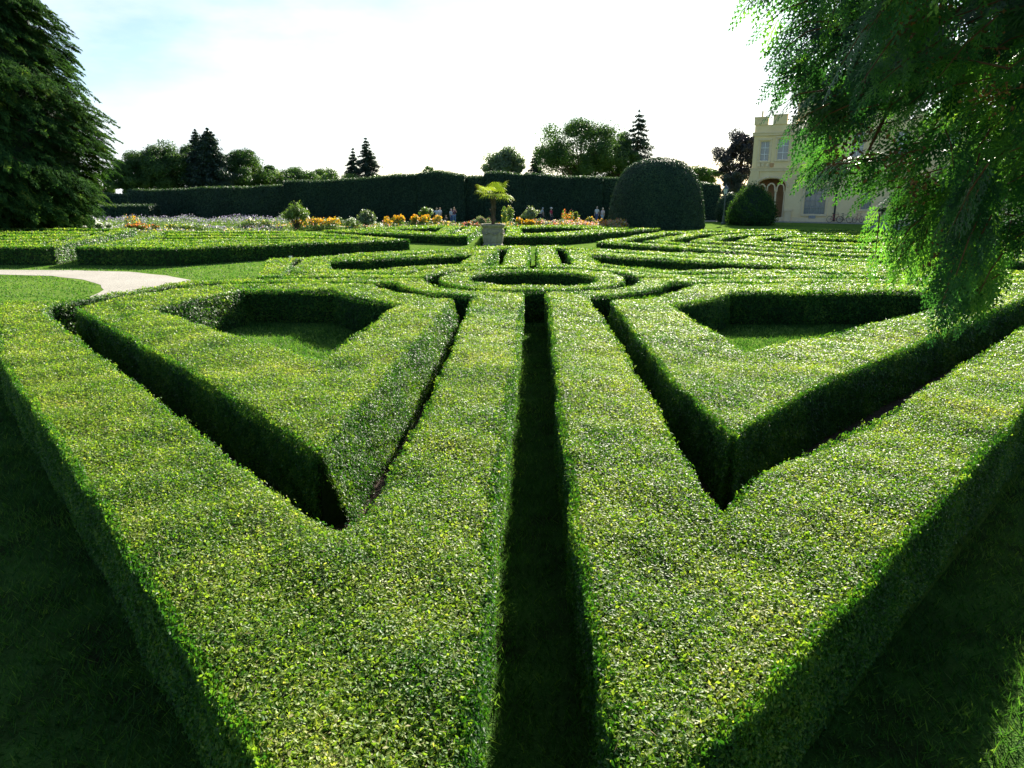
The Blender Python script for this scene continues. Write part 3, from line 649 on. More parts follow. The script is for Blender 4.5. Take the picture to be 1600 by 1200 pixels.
# overhanging thuja in the right foreground
def frond_template():
    V, Q = [], []
    def seg(a, b, w):
        a, b = np.array(a), np.array(b); dd = norm(b - a); s = np.array([-dd[1], dd[0], 0]); m = a + (b - a) * .45
        k = len(V); V.extend([a, m + s * w / 2, b, m - s * w / 2]); Q.append([k, k + 1, k + 2, k + 3])
    seg((0, 0, 0), (1, 0, -.03), .04)
    for k in range(11):
        t = .08 + .86 * k / 10; sd = 1 if k % 2 else -1
        L = .40 * (1 - t) ** .75 + .06; ang = R(46 - 12 * t) * sd
        b0 = np.array([t, 0, -.03 * t * t]); dv = np.array([math.cos(ang), math.sin(ang), -.18]); b1 = b0 + dv * L
        seg(b0, b1, .052)
        for j in range(1, 3):
            s = j / 3.0; l2 = L * .42 * (1 - s * .65)
            for s2 in ((1, -1) if j < 3 else (1,)):
                a2 = ang + R(40) * s2; c0 = b0 + dv * L * s; seg(c0, c0 + np.array([math.cos(a2), math.sin(a2), -.12]) * l2, .045)
    return np.array(V), np.array(Q)
FV, FQ = frond_template()
def put_fronds(g, P, D, N, L, tint, mat=0):
    n = len(P); D = norm(D); N = norm(N - (N * D).sum(1, keepdims=True) * D); S = np.cross(N, D)
    v = P[:, None] + L[:, None, None] * (FV[None, :, 0:1] * D[:, None] + FV[None, :, 1:2] * S[:, None] + FV[None, :, 2:3] * N[:, None])
    # droop the outer half a little
    v[:, :, 2] -= (FV[None, :, 0] ** 2) * L[:, None] * .22
    m = len(FV); f = (np.arange(n)[:, None, None] * m + FQ[None]).reshape(-1, 4)
    tt = np.clip(np.repeat(tint, len(FQ)) + rng.normal(0, .07, n * len(FQ)), 0, 1)
    g.add(v.reshape(-1, 3), f, mat, tt)
def thuja():
    root = np.array([5.4, 5.6, 0.0])
    t = thing('thuja_tree', 'overhanging thuja branches with drooping green sprays in the right foreground', 'tree', tuple(root))
    gt, gl = Geo(), Geo()
    tube(gt, limb_path(root * 0 + [0, 0, -.1], (.1, .1, 8.5), 0, 8, .006), np.linspace(.26, .06, 8), 12, 0)
    # photo outline of the foliage; each lobe is a real cloud of sprays about 3.6 to 6 m from the viewer
    out = np.array([(1170, -60), (1200, 10), (1245, 60), (1235, 115), (1262, 150), (1258, 200), (1272, 218), (1285, 238), (1315, 220), (1338, 262), (1358, 225), (1395, 248), (1425, 225), (1478, 265), (1450, 325), (1425, 370), (1440, 395), (1470, 425), (1490, 465), (1512, 480), (1535, 440), (1545, 400), (1540, 360), (1575, 350), (1605, 350), (1700, 350), (1760, 100), (1700, -160), (1150, -160)], float)
    n = 1150
    out[(out[:, 0] < 1432)] += np.array([44, -50]); out[out[:, 0] > 1560] += np.array([0, -35])
    Q = np.column_stack([rng.uniform(1140, 1760, n), rng.uniform(-160, 520, n)]); Q = Q[pip(Q, out)]
    dcy = rng.uniform(3.6, 5.9, len(Q)); P = [at(a, b, c) for (a, b), c in zip(Q, dcy)]; qy = list(Q[:, 1]); big = [1] * len(P)
    # wispy shoots feathering out of the left rim
    for (xa, ya, xb, yb, m, c) in ((1300, -30, 1160, -20, 12, 4.7), (1310, 10, 1178, 40, 8, 4.6), (1330, 60, 1200, 80, 14, 4.4), (1310, 120, 1182, 128, 16, 4.5), (1320, 150, 1200, 165, 12, 4.3),
                                  (1340, 180, 1228, 222, 12, 4.4), (1350, 200, 1250, 255, 12, 4.4), (1370, 220, 1262, 290, 10, 4.4), (1390, 230, 1332, 305, 10, 4.3), (1310, 150, 1222, 205, 12, 4.3), (1420, 250, 1390, 300, 8, 4.3),
                                  (1480, 380, 1372, 400, 16, 4.2), (1500, 400, 1390, 420, 12, 4.4), (1510, 420, 1468, 490, 14, 4.2), (1520, 430, 1500, 505, 14, 4.2), (1600, 330, 1560, 395, 12, 4.4), (1440, 300, 1385, 330, 12, 4.4)):
        for k in range(m // 2 + 1):
            f = rng.random() ** .8
            P.append(at(xa + (xb - xa) * f + rng.normal(0, 7), ya + (yb - ya) * f + 12 * math.sin(f * 2.2) + rng.normal(0, 8), c + rng.normal(0, .12))); qy.append(ya); big.append(0)
    P = np.array(P); qy = np.array(qy); n = len(P)
    cl = np.sin(P[:, 0] * 3.1 + P[:, 2] * 2.3) * np.sin(P[:, 2] * 4.1 - P[:, 1] * 2.7)
    D = np.column_stack([np.full(n, -.85), rng.normal(-.1, .45, n), np.full(n, -.5)]) + rng.normal(0, .28, (n, 3))
    low = qy > 330
    D[low] += np.array([.4, 0, -.55])
    D = norm(D)
    N = np.column_stack([rng.normal(-.2, .4, n), rng.normal(-.7, .4, n), rng.normal(.65, .35, n)]); N = norm(N - (N * D).sum(1, keepdims=True) * D); S = np.cross(N, D)
    tw = np.clip(.42 + .22 * cl + rng.normal(0, .15, n), 0, 1)
    PP, DD, NN, LL, TT = [], [], [], [], []
    for i in range(n):                                   # every twig carries a fan of sprays, longest near its base
        m = 9 if big[i] else 5; tl = rng.uniform(.30, .52) if big[i] else .28
        tube(gt, [P[i] - D[i] * tl - root, P[i] - D[i] * tl * .5 + [0, 0, .03] - root, P[i] - D[i] * .03 - root], [.005, .0035, .002], 4, 0, cap=False)
        for k in range(m):
            f = k / (m - 1); sg = (1 if k % 2 else -1) * (0 if k == m - 1 else 1)
            an = sg * rng.uniform(.45, .8); b0 = P[i] - D[i] * tl * (1 - f) * .95 + np.array([0, 0, .03 * math.sin(f * 3.1)])
            PP.append(b0 - D[i] * .06); DD.append(D[i] * math.cos(an) + S[i] * math.sin(an) + np.array([0, 0, -.15])); NN.append(N[i] + rng.normal(0, .22, 3)); LL.append(rng.uniform(.13, .24) * (1.15 - .35 * f)); TT.append(tw[i] + rng.normal(0, .07))
    put_fronds(gl, np.array(PP), np.array(DD), np.array(NN), np.array(LL), np.clip(np.array(TT), 0, 1))
    # unseen foliage added above and behind the viewer to block skylight
    m = 9000; E = rng.uniform(-1, 1, (m, 3)); E = E[(E ** 2).sum(1) < 1]; E = E * np.array([9, 6.5, 4.2]) + np.array([2.0, -2.5, 6.4])
    E = E[((E[:, 2] > 5.2) | (E[:, 1] < -3)) & (E[:, 1] < 2.8) & ~in_view(E, 1.25)]; m = len(E)
    put_fronds(gl, E, np.column_stack([E[:, 0] - 5.4, E[:, 1] - 5.6, np.full(m, -2.0)]) + rng.normal(0, 1, (m, 3)), rng.normal(0, .4, (m, 3)) + np.array([0, 0, 1]), rng.uniform(.7, 1.1, m), np.clip(rng.normal(.45, .15, m), 0, 1)) if m < 900 else put_fronds(gl, E[:900], np.column_stack([E[:900, 0] - 5.4, E[:900, 1] - 5.6, np.full(900, -2.0)]) + rng.normal(0, 1, (900, 3)), rng.normal(0, .4, (900, 3)) + np.array([0, 0, 1]), rng.uniform(.8, 1.3, 900), np.clip(rng.normal(.45, .15, 900), 0, 1))
    leaves(gl, E, rng.normal(0, .6, (m, 3)) + np.array([0, 0, 1.]), rng.uniform(.3, .6, m), .22, 0, rng.random(m) * .5, tri=False, tilt=.5)
    for v in gl.V: v -= root
    # limbs that come down through the foliage to carry the sprays
    lobes = [(1260, 30, 4.7), (1300, 180, 4.6), (1350, 250, 4.4), (1430, 270, 4.6), (1480, 420, 4.25), (1510, 380, 4.5), (1420, 120, 4.9), (1360, 60, 5.2), (1550, 250, 5.0), (1560, 60, 5.2), (1600, 340, 4.8)]
    for (a, b, c) in lobes:
        tip = at(a, b, c); base = root + np.array([.05, .05, max(4.4, tip[2] + 1.6)]); kn = tip + np.array([.35, .1, .75])
        pth = np.vstack([limb_path(base, kn, -.06, 6, .012), limb_path(kn, tip, -.05, 4, .02)[1:]]); tube(gt, pth - root, np.linspace(.05, .006, len(pth)), 6, 0, cap=False)
        for k in range(6):
            q0 = pth[rng.integers(4, 8)]; q1 = q0 + np.array([-.18, rng.normal(0, .15), -.2]) * rng.uniform(.5, 1.0)
            tube(gt, limb_path(q0, q1, -.05, 4, .05) - root, np.linspace(.008, .003, 4), 4, 0, cap=False)
    # dry brown cones and dead tips
    for (a, b, c, m) in ((1318, 240, 4.4, 60), (1345, 228, 4.4, 70), (1398, 250, 4.5, 50), (1430, 290, 4.3, 80), (1545, 145, 4.2, 60), (1410, 30, 4.3, 80), (1450, 15, 4.4, 60), (1480, 400, 4.4, 60), (1520, 60, 4.5, 60), (1475, 95, 4.4, 40)):
        P = at(a, b, c - .62) - root + rng.normal(0, 1, (m, 3)) * np.array([.055, .06, .05])
        leaves(gl, P, rng.normal(0, 1, (m, 3)), .022 * rng.uniform(.7, 1.4, m), .015, 1, rng.random(m), tri=False, tilt=.5)
    gt.build('trunk', [RED_BARK], t); gl.build('foliage', [FROND_LEAF, DRY], t)
thuja()

# ------------------------------------------------------------------ castle
CA = np.array([28.0, 87.4]); CD = norm(np.array([.886, -.464])); CN = np.array([CD[1], -CD[0]])   # CN points to the viewer side
def fw(px, py):
    d = ray(px, py); t = ((CA - CAM[:2]) @ CN) / (d[:2] @ CN); p = CAM + d * t
    return np.array([(p[:2] - CA) @ CD, p[2]])
def rect(x0, y0, x1, y1):
    a, b, c, d = fw(x0, y0), fw(x1, y1), fw(x0, y1), fw(x1, y0)
    return (a[0] + c[0]) / 2, (b[0] + d[0]) / 2, (c[1] + b[1]) / 2, (a[1] + d[1]) / 2      # u0,u1,w0,w1
def castle():
    t = thing('castle', 'cream battlemented castle wing with a pointed arch loggia, behind the overhanging branch', 'castle', (CA[0], CA[1], 0), math.atan2(CD[1], CD[0]))
    LB = lambda g, u0, u1, v0, v1, w0, w1, m=0: box(g, ((u0 + u1) / 2, (v0 + v1) / 2, (w0 + w1) / 2), (u1 - u0, v1 - v0, w1 - w0), m)
    UE = 36.0
    cor = fw(1170, 210)[1]; top = fw(1170, 196)[1]; strc = fw(1165, 266)[1]
    ut0 = fw(1243, 200)[0]; ut1 = fw(1420, 200)[0]
    # openings: (u0,u1,w0,w1,kind)
    ops = []
    for r in ((1188, 221, 1201.5, 251), (1215, 217, 1232, 249)): ops.append((*rect(*r), 'sash'))
    ops.append((*rect(1257, 292, 1290, 334.5), 'grid'))
    ops.append((*rect(1346, 296, 1362, 327), 'arch')); ops.append((*rect(1395, 293, 1415, 328), 'arch'))
    for px in (1480, 1540): ops.append((*rect(px, 290, px + 22, 330), 'arch'))
    for px in (1275, 1330, 1400, 1480, 1560): ops.append((*rect(px, 205, px + 20, 244), 'sash'))
    L0 = rect(1181, 279, 1226, 343); lg = (L0[0], L0[1], .25, L0[3])
    def loop(o):
        u0, u1, w0, w1, k = o; m = (u0 + u1) / 2
        if k == 'arch':
            r = (u1 - u0) / 2; h = w1 - r * 1.0
            return [(u0, w0), (u1, w0), (u1, h)] + [(m + r * math.cos(a), h + r * math.sin(a)) for a in np.linspace(.25, math.pi - .25, 9)] + [(u0, h)]
        return [(u0, w0), (u1, w0), (u1, w1), (u0, w1)]
    m = (lg[0] + lg[1]) / 2; hw = (lg[1] - lg[0]) / 2; sp = lg[3] - hw * .62
    tudor = [(m + hw * math.cos(a), sp + hw * .62 * math.sin(a) ** .8) for a in np.linspace(.12, math.pi - .12, 13)]
    lloop = [(lg[0], lg[2]), (lg[1], lg[2]), (lg[1], sp)] + tudor + [(lg[0], sp)]
    loops = [[(0, 0), (UE, 0), (UE, top), (0, top)]] + [loop(o) for o in ops] + [lloop]
    loops = [ccw(loops[0])] + [ccw(l)[::-1] for l in loops[1:]]
    a = np.concatenate(loops); g = Geo()
    g.add(np.column_stack([a[:, 0], np.zeros(len(a)), a[:, 1]]), fill(loops), 0)
    for l in loops[1:]:
        n = len(l); V = np.vstack([np.column_stack([l[:, 0], np.zeros(n), l[:, 1]]), np.column_stack([l[:, 0], np.full(n, .45), l[:, 1]])])
        i = np.arange(n); g.add(V, np.stack([i, np.roll(i, -1), np.roll(i, -1) + n, i + n], 1), 0)
    D = 14.0
    g.add([(0, 0, 0), (0, 0, top), (0, D, top), (0, D, 0)], [[0, 1, 2, 3]]); g.add([(UE, 0, 0), (UE, D, 0), (UE, D, top), (UE, 0, top)], [[0, 1, 2, 3]])
    g.add([(0, 0, top), (UE, 0, top), (UE, D, top), (0, D, top)], [[0, 1, 2, 3]]); g.add([(0, D, 0), (0, D, top), (UE, D, top), (UE, D, 0)], [[0, 1, 2, 3]])
    g.build('wall', [PLASTER], t)
    # corner buttress that splays out towards the ground
    g = Geo(); b = .9
    prof = [(0.0, strc - .1), (-.25, strc - 1.0), (-.7, strc - 2.6), (-1.15, strc - 4.0), (-1.3, 0)]
    V = [];
    for (u, w) in prof: V += [(u, -.12, w), (b, -.12, w), (b, 1.2, w), (u, 1.2, w)]
    V = np.array(V); q = []
    for k in range(len(prof) - 1):
        o = k * 4
        for j in range(4): q.append([o + j, o + (j + 1) % 4, o + 4 + (j + 1) % 4, o + 4 + j])
    g.add(V, q); g.add(V[:4], [[0, 1, 2, 3]]); g.build('buttress', [PLASTER], t)
    g = Geo(); LB(g, -.14, UE, -.16, -.003, strc - .14, strc + .14); LB(g, -.14, UE, -.26, -.003, strc + .14, strc + .22); g.build('string_course', [STONE_TRIM], t)
    g = Geo(); LB(g, -.16, ut0, -.2, -.003, cor - .2, cor + .05); LB(g, -.2, ut0, -.3, -.003, cor + .05, cor + .18); g.build('cornice', [STONE_TRIM], t)
    g = Geo(); LB(g, 0, UE, -.22, -.003, 0, .45); g.build('plinth', [STONE_TRIM], t)
    # battlement
    g = Geo(); u = -.1; k = 0
    while u < ut0 - .3:
        wd = 1.5 if k % 2 == 0 else .55
        if k % 2 == 0: LB(g, u, min(u + wd, ut0), -.12, .35, top + .003, top + (.75 if k != 2 else .95)); LB(g, u - .05, min(u + wd + .05, ut0), -.18, .4, top + (.753 if k != 2 else .953), top + (.87 if k != 2 else 1.07))
        u += wd; k += 1
    LB(g, .62, .78, .02, .18, top + .873, top + 1.5)
    g.build('battlement', [PLASTER], t); g = Geo()
    u = ut1 + .3
    while u < UE - 1.2: LB(g, u, u + 1.2, -.12, .35, top + .003, top + .8); u += 1.9
    g.build('battlement', [PLASTER], t)
    # tower rising behind the branch
    tt = fw(1250, 118)[1]; g = Geo(); LB(g, ut0, ut1, .5, 9, top - .5, tt)
    u = ut0
    while u < ut1 - .6: LB(g, u, u + .9, .35, .85, tt + .003, tt + .9); u += 1.5
    g.build('tower', [PLASTER], t)
    # windows
    for o in ops:
        u0, u1, w0, w1, k = o
        g = Geo(); l = np.array(loop(o)); c = l.mean(0)
        g.add(np.column_stack([l[:, 0], np.full(len(l), .32), l[:, 1]]), fill([l]))
        p = g.build('window', [GLASS], t)
        g = Geo(); nx = 4 if k == 'grid' else 2; ny = 4 if k == 'grid' else 3; s = .07
        for i in range(nx + 1):
            x = u0 + (u1 - u0) * i / nx; LB(g, x - s / 2, x + s / 2, .22, .30, w0, w1 - (.28 * (u1 - u0) if k == 'arch' else 0))
        for j in range(ny + 1):
            z = w0 + (w1 - w0) * j / ny
            if k == 'arch' and j == ny: continue
            LB(g, u0, u1, .215, .305, z - s / 2, z + s / 2)
        g.build('frame', [LEAD if k != 'sash' else WHITEP], p)
        g = Geo(); LB(g, u0 - .25, u1 + .25, -.18, -.004, w0 - .22, w0 - .004)
        if k != 'arch': LB(g, u0 - .28, u1 + .28, -.14, -.004, w1 + .12, w1 + .32)
        LB(g, u0 - .28, u0 - .1, -.08, -.004, w0, w1 + .12); LB(g, u1 + .1, u1 + .28, -.08, -.004, w0, w1 + .12)
        g.build('surround', [STONE_TRIM], p)
    # carved shields under the first floor windows
    for px in (1185.5, 1192, 1199, 1206):
        c = fw(px, 258); g = Geo(); LB(g, c[0] - .2, c[0] + .2, -.1, -.004, c[1] - .22, c[1] + .22); LB(g, c[0] - .12, c[0] + .12, -.16, -.103, c[1] - .14, c[1] + .14)
        g.build('carved_shield', [STONE_TRIM if px != 1206 else LOGGIA], t)
    # loggia: back wall, floor, columns and pointed arches
    g = Geo(); q0 = max(.05, lg[0] - 2); LB(g, q0, lg[1] + 2, 3.2, 3.4, 0, lg[3] + .4); LB(g, q0, lg[1] + 2, .46, 3.2, 0.05, .25); LB(g, q0, lg[1] + 2, .46, 3.2, lg[3] + .2, lg[3] + .4)
    g.build('loggia_interior', [LOGGIA], t)  # orange glow of sun through the loggia put into the wall colour
    for f_ in (.03, .32, .66, .97):
        x = lg[0] + (lg[1] - lg[0]) * f_; g = Geo(); zc = sp - .35
        lathe(g, [(.0, .25), (.2, .25), (.2, .45), (.12, .55), (.105, zc - .2), (.16, zc - .1), (.2, zc), (0, zc)], (x, .22, 0), 10)
        g.build('column', [STONE_TRIM], t)
    xs = [lg[0] + (lg[1] - lg[0]) * f_ for f_ in (.03, .32, .66, .97)]
    for x0, x1 in zip(xs, xs[1:]):
        g = Geo(); r = (x1 - x0) / 2; m2 = (x0 + x1) / 2; z0 = sp - .35
        pin = [(m2 + (r - .1) * math.cos(a) * (1 if True else 1), z0 + (r + .25) * abs(math.sin(a)) ** .75) for a in np.linspace(0, math.pi, 13)]
        for (a, b), (c, d) in zip(pin, pin[1:]): tube(g, [(a, .22, b), (c, .22, d)], .09, 6)
        g.build('pointed_arch', [STONE_TRIM], t)
    # hood mould over the big arch
    g = Geo(); pts = [(m + (hw + .25) * math.cos(a), -.08, sp + (hw + .25) * .62 * math.sin(a) ** .8) for a in np.linspace(.02, math.pi - .02, 15)]
    tube(g, pts, .12, 6); g.build('hood_mould', [STONE_TRIM], t)
    c = fw(1231, 340); g = Geo(); LB(g, c[0] - .35, c[0] + .35, -.5, -.223, 0, fw(1231, 330)[1]); LB(g, c[0] - .45, c[0] + .45, -.6, -.223, fw(1231, 330)[1], fw(1231, 330)[1] + .2); g.build('pedestal_pier', [STONE_TRIM], t)
    c = fw(1308, 300); g = Geo(); tube(g, [(c[0], -.33, .1), (c[0], -.33, strc - .4), (c[0], -.1, strc)], .10, 8); g.build('downpipe', [DARKMETAL], t)
    c = fw(1269, 339); g = Geo(); LB(g, c[0] - .35, c[0] + .35, -.26, -.224, c[1] - .16, c[1] + .16); g.build('vent_grille', [GREY_STONE], t)
castle()

# ------------------------------------------------------------------ round bushes and lamp by the castle
bx = at(1174, 345, 76)[0]
topiary('juniper_bush', 'large rounded dark juniper bush on the lawn before the castle arch', bx, 76, [(1.75, -.05), (2.2, .4), (2.3, 1.0), (2.2, 1.7), (1.85, 2.4), (1.4, 3.0), (.9, 3.5), (.4, 3.85), (0, 4.0)], leaf=CYP_LEAF, tint=.42, rough=.18, lobes=.26, dens=1.8)
bx = at(1139, 345, 83)[0]
topiary('round_bush', 'smaller smooth round bush behind the lamp post', bx, 83, [(1.1, -.05), (1.35, .4), (1.5, 1.2), (1.4, 2.0), (1.1, 2.6), (.6, 3.0), (0, 3.15)], tint=.5, rough=.1, lobes=.05)
def lamp():
    p = ground(1130, 350); t = thing('street_lamp', 'grey lamp post with a glazed lantern left of the juniper bush', 'street lamp', tuple(p))
    g = Geo(); lathe(g, [(0, 0), (.26, 0), (.26, .12), (.17, .2), (.15, .75), (.11, .85), (0, .86)], (0, 0, 0), 12); g.build('base', [IRON], t)
    g = Geo(); lathe(g, [(.09, .85), (.07, 1.0), (.06, 2.0), (.085, 2.05), (.055, 2.1), (.045, 3.0), (.1, 3.06), (.05, 3.12), (0, 3.13)], (0, 0, 0), 10); tube(g, [(-.3, 0, 2.75), (.3, 0, 2.75)], .018, 6); g.build('post', [IRON], t)
    g = Geo(); lathe(g, [(.15, 3.13), (.27, 3.62)], (0, 0, 0), 6); l = g.build('lantern', [LAMPGLASS], t)
    g = Geo()
    for k in range(6):
        a = k * math.pi / 3; tube(g, [(.155 * math.cos(a), .155 * math.sin(a), 3.12), (.275 * math.cos(a), .275 * math.sin(a), 3.64)], .014, 5)
    lathe(g, [(0, 3.1), (.16, 3.11), (.16, 3.14), (0, 3.15)], (0, 0, 0), 6); g.build('lantern_frame', [IRON], l)
    g = Geo(); lathe(g, [(.33, 3.62), (.31, 3.68), (.20, 3.82), (.10, 3.9), (.09, 3.98), (.03, 4.02), (.03, 4.15), (0, 4.18)], (0, 0, 0), 12); g.build('lantern_cap', [IRON], t)
lamp()

# ------------------------------------------------------------------ palms
def palm_tree(label, p, trunk_h, crown_r, n=26, leaf=PALM_LEAF, th=.15, scale=1.0):
    t = thing('palm_tree', label, 'palm', tuple(p)); gt, gl = Geo(), Geo()
    k = 14; z = np.linspace(-.3, trunk_h, k); rr = np.where(np.arange(k) % 2 == 0, th, th * .86) * np.linspace(.85, 1.12, k)
    tube(gt, np.column_stack([.04 * np.sin(z * 1.4), np.zeros(k), z]), rr, 10, 0)
    for j in range(70):                                  # old leaf bases on the stem
        a = rng.uniform(0, 6.28); zz = rng.uniform(.1, trunk_h); q = np.array([math.cos(a) * th, math.sin(a) * th, zz]); tube(gt, [q * [.8, .8, 1], q * [1.55, 1.55, 1] + [0, 0, .14]], [.03, .008], 4, 0, cap=False)
    for j in range(n):
        a = j * 2.399 + rng.normal(0, .15); el = rng.uniform(-.18, .85); pl = crown_r * rng.uniform(.42, .6)
        d = np.array([math.cos(a) * math.cos(el), math.sin(a) * math.cos(el), math.sin(el)]); o = np.array([0, 0, trunk_h - .05])
        hub = o + d * pl + np.array([0, 0, -.10 * pl]); tube(gl, [o, (o + hub) / 2 + [0, 0, .04], hub], [.022, .016, .012], 4, 0, .5, cap=False)
        side = norm(np.cross(d, [0, 0, 1.0])); up = np.cross(side, d); m = 17; fl = crown_r * rng.uniform(.48, .62)
        tn = .5 + rng.normal(0, .17)
        for i in range(m):
            b = (i / (m - 1) - .5) * 3.9; l = fl * (1 - .22 * abs(b) / 2)
            dv = d * math.cos(b) + side * math.sin(b) + up * .12
            a1 = hub + dv * l * .6; a2 = hub + dv * l + np.array([0, 0, -l * rng.uniform(.22, .5)])
            s = norm(np.cross(dv, up)) * .026 * scale
            gl.add([hub, a1 - s, a2, a1 + s], [[0, 1, 2, 3]], 0, np.clip(tn + rng.normal(0, .1), 0, 1))
    gt.build('trunk', [BARK], t); gl.build('crown', [leaf], t)
def urn(name, label, p, prof, mat, sides=28, swags=True, plinth=None):
    t = thing(name, label, 'urn', tuple(p)); g = Geo(); lathe(g, prof, (0, 0, 0), sides); g.build('bowl', [mat], t)
    if swags:
        g = Geo()
        for k in range(6):
            a0 = k * math.pi / 3 + .2; r = .69
            pts = [((r + .015) * math.cos(a0 + f * math.pi / 3), (r + .015) * math.sin(a0 + f * math.pi / 3), .95 - .17 * math.sin(f * math.pi)) for f in np.linspace(0, 1, 9)]
            tube(g, pts, [.02, .035, .045, .05, .055, .05, .045, .035, .02], 6)
            ellip(g, pts[0], (.065, .065, .085))
        g.build('garland', [mat], t)
    g = Geo(); lathe(g, [(0, prof[-1][1] - .09), (prof[-1][0] + .04, prof[-1][1] - .085)], (0, 0, 0), sides); g.build('soil_fill', [SOIL], t)
    if plinth:
        g = Geo(); box(g, (0, 0, plinth[1] / 2), (plinth[0], plinth[0], plinth[1])); g.build('plinth', [mat], t)
pp = ground(770.5, 384.8)
urn('stone_urn', 'tall pale stone urn with garland relief in front of the far hedge panels', pp, [(0, 0), (.64, 0), (.66, .06), (.66, .12), (.60, .17), (.60, .24), (.63, .3), (.66, .6), (.68, .95), (.69, 1.08), (.65, 1.1), (.65, 1.16), (.72, 1.24), (.78, 1.31), (.79, 1.38), (.76, 1.41), (.68, 1.40), (.66, 1.30)], STONE)
palm_tree('fan palm with sunlit yellow-green leaves growing in the tall stone urn', pp + np.array([0, 0, 1.3]), 1.95, 1.38, n=22, scale=.9)
pq = ground(1376, 358.5)
urn('stone_planter', 'wide grey stone planter bowl on a square slab before the castle', pq, [(0, .28), (.62, .28), (.64, .34), (.58, .4), (.66, .5), (.78, .85), (.84, 1.1), (.90, 1.2), (.92, 1.28), (.86, 1.3), (.80, 1.22)], GREY_STONE, sides=16, swags=False, plinth=(2.3, .278))
palm_tree('small dull fan palm standing in the grey stone planter', pq + np.array([0, 0, 1.15]), .55, .72, n=16, leaf=TREE_LEAF, th=.09)

# ------------------------------------------------------------------ bicycles
def bicycle(label, p, rz, col, lean=.0):
    t = thing('bicycle', label, 'bicycle', tuple(p), rz, 'bicycles at the castle wall'); fm = plain('bike_paint', col, .35)
    for x in (-.52, .52):
        g = Geo(); a = np.linspace(0, 2 * math.pi, 25); tube(g, np.column_stack([x + .33 * np.cos(a), 0 * a, .345 + .33 * np.sin(a)]), .022, 6, cap=False); wl = g.build('wheel', [RUBBER], t)
        g = Geo()
        for k in range(10): b = k * math.pi / 5; tube(g, [(x, 0, .345), (x + .32 * math.cos(b), 0, .345 + .32 * math.sin(b))], .005, 3, cap=False)
        tube(g, [(x, -.05, .345), (x, .05, .345)], .03, 8); g.build('spokes', [GREY_STONE], wl)
    g = Geo(); bb = (-.06, 0, .3); st = (-.2, 0, .82); hd = (.33, 0, .85); hl = (.38, 0, .66)
    for a, b in ((bb, st), (st, hd), (bb, hl), (hd, hl), (bb, (-.52, 0, .345)), (st, (-.52, 0, .345)), (hl, (.52, 0, .345))): tube(g, [a, b], .022, 6)
    g.build('frame', [fm], t)
    g = Geo(); tube(g, [(.31, 0, .85), (.28, 0, 1.02)], .015, 6); tube(g, [(.18, -.28, 1.04), (.30, -.1, 1.03), (.30, .1, 1.03), (.18, .28, 1.04)], .015, 6); g.build('handlebar', [DARKMETAL], t)
    g = Geo(); tube(g, [(-.2, 0, .82), (-.23, 0, .93)], .014, 6); ellip(g, (-.24, 0, .96), (.14, .07, .04)); g.build('saddle', [RUBBER], t)
    g = Geo(); tube(g, [(-.06, -.09, .3), (-.06, .09, .3)], .02, 6); tube(g, [(-.06, -.09, .3), (.04, -.1, .18)], .012, 5); tube(g, [(-.06, .09, .3), (-.16, .1, .42)], .012, 5); g.build('crank', [DARKMETAL], t)
    return t
crz = math.atan2(CD[1], CD[0])
for px, col, lb in ((1305, (.45, .05, .07), 'red bicycle parked at the castle wall beside the downpipe'), (1320, (.05, .06, .06), 'black bicycle parked between the red bicycle and the stone planter'), (1341, (.30, .05, .10), 'dark red bicycle parked just left of the stone planter')):
    c = fw(px, 346); q = CA + CD * c[0] + CN * .9
    bicycle(lb, (q[0], q[1], .006), crz + (0 if px != 1341 else .9), col)

# ------------------------------------------------------------------ people
def skin_mesh(name, pts, edges, rad, mat, parent, sub=1, extra=None):
    me = bpy.data.meshes.new(name); me.from_pydata([tuple(p) for p in pts], edges, [])
    o = bpy.data.objects.new(name, me); COL.objects.link(o)
    sk = o.modifiers.new('s', 'SKIN'); sk.use_smooth_shade = True
    for i, v in enumerate(me.skin_vertices[0].data):
        r = rad[i]; v.radius = (r, r) if np.isscalar(r) else r; v.use_root = (i == 0)
    ss = o.modifiers.new('d', 'SUBSURF'); ss.levels = sub; ss.render_levels = sub
    dg = bpy.context.evaluated_depsgraph_get(); m2 = bpy.data.meshes.new_from_object(o.evaluated_get(dg))
    o.modifiers.clear(); o.data = m2; bpy.data.meshes.remove(me); m2.name = name
    m2.materials.clear(); m2.materials.append(mat)
    for p in m2.polygons: p.use_smooth = True
    o.parent = parent
    return o
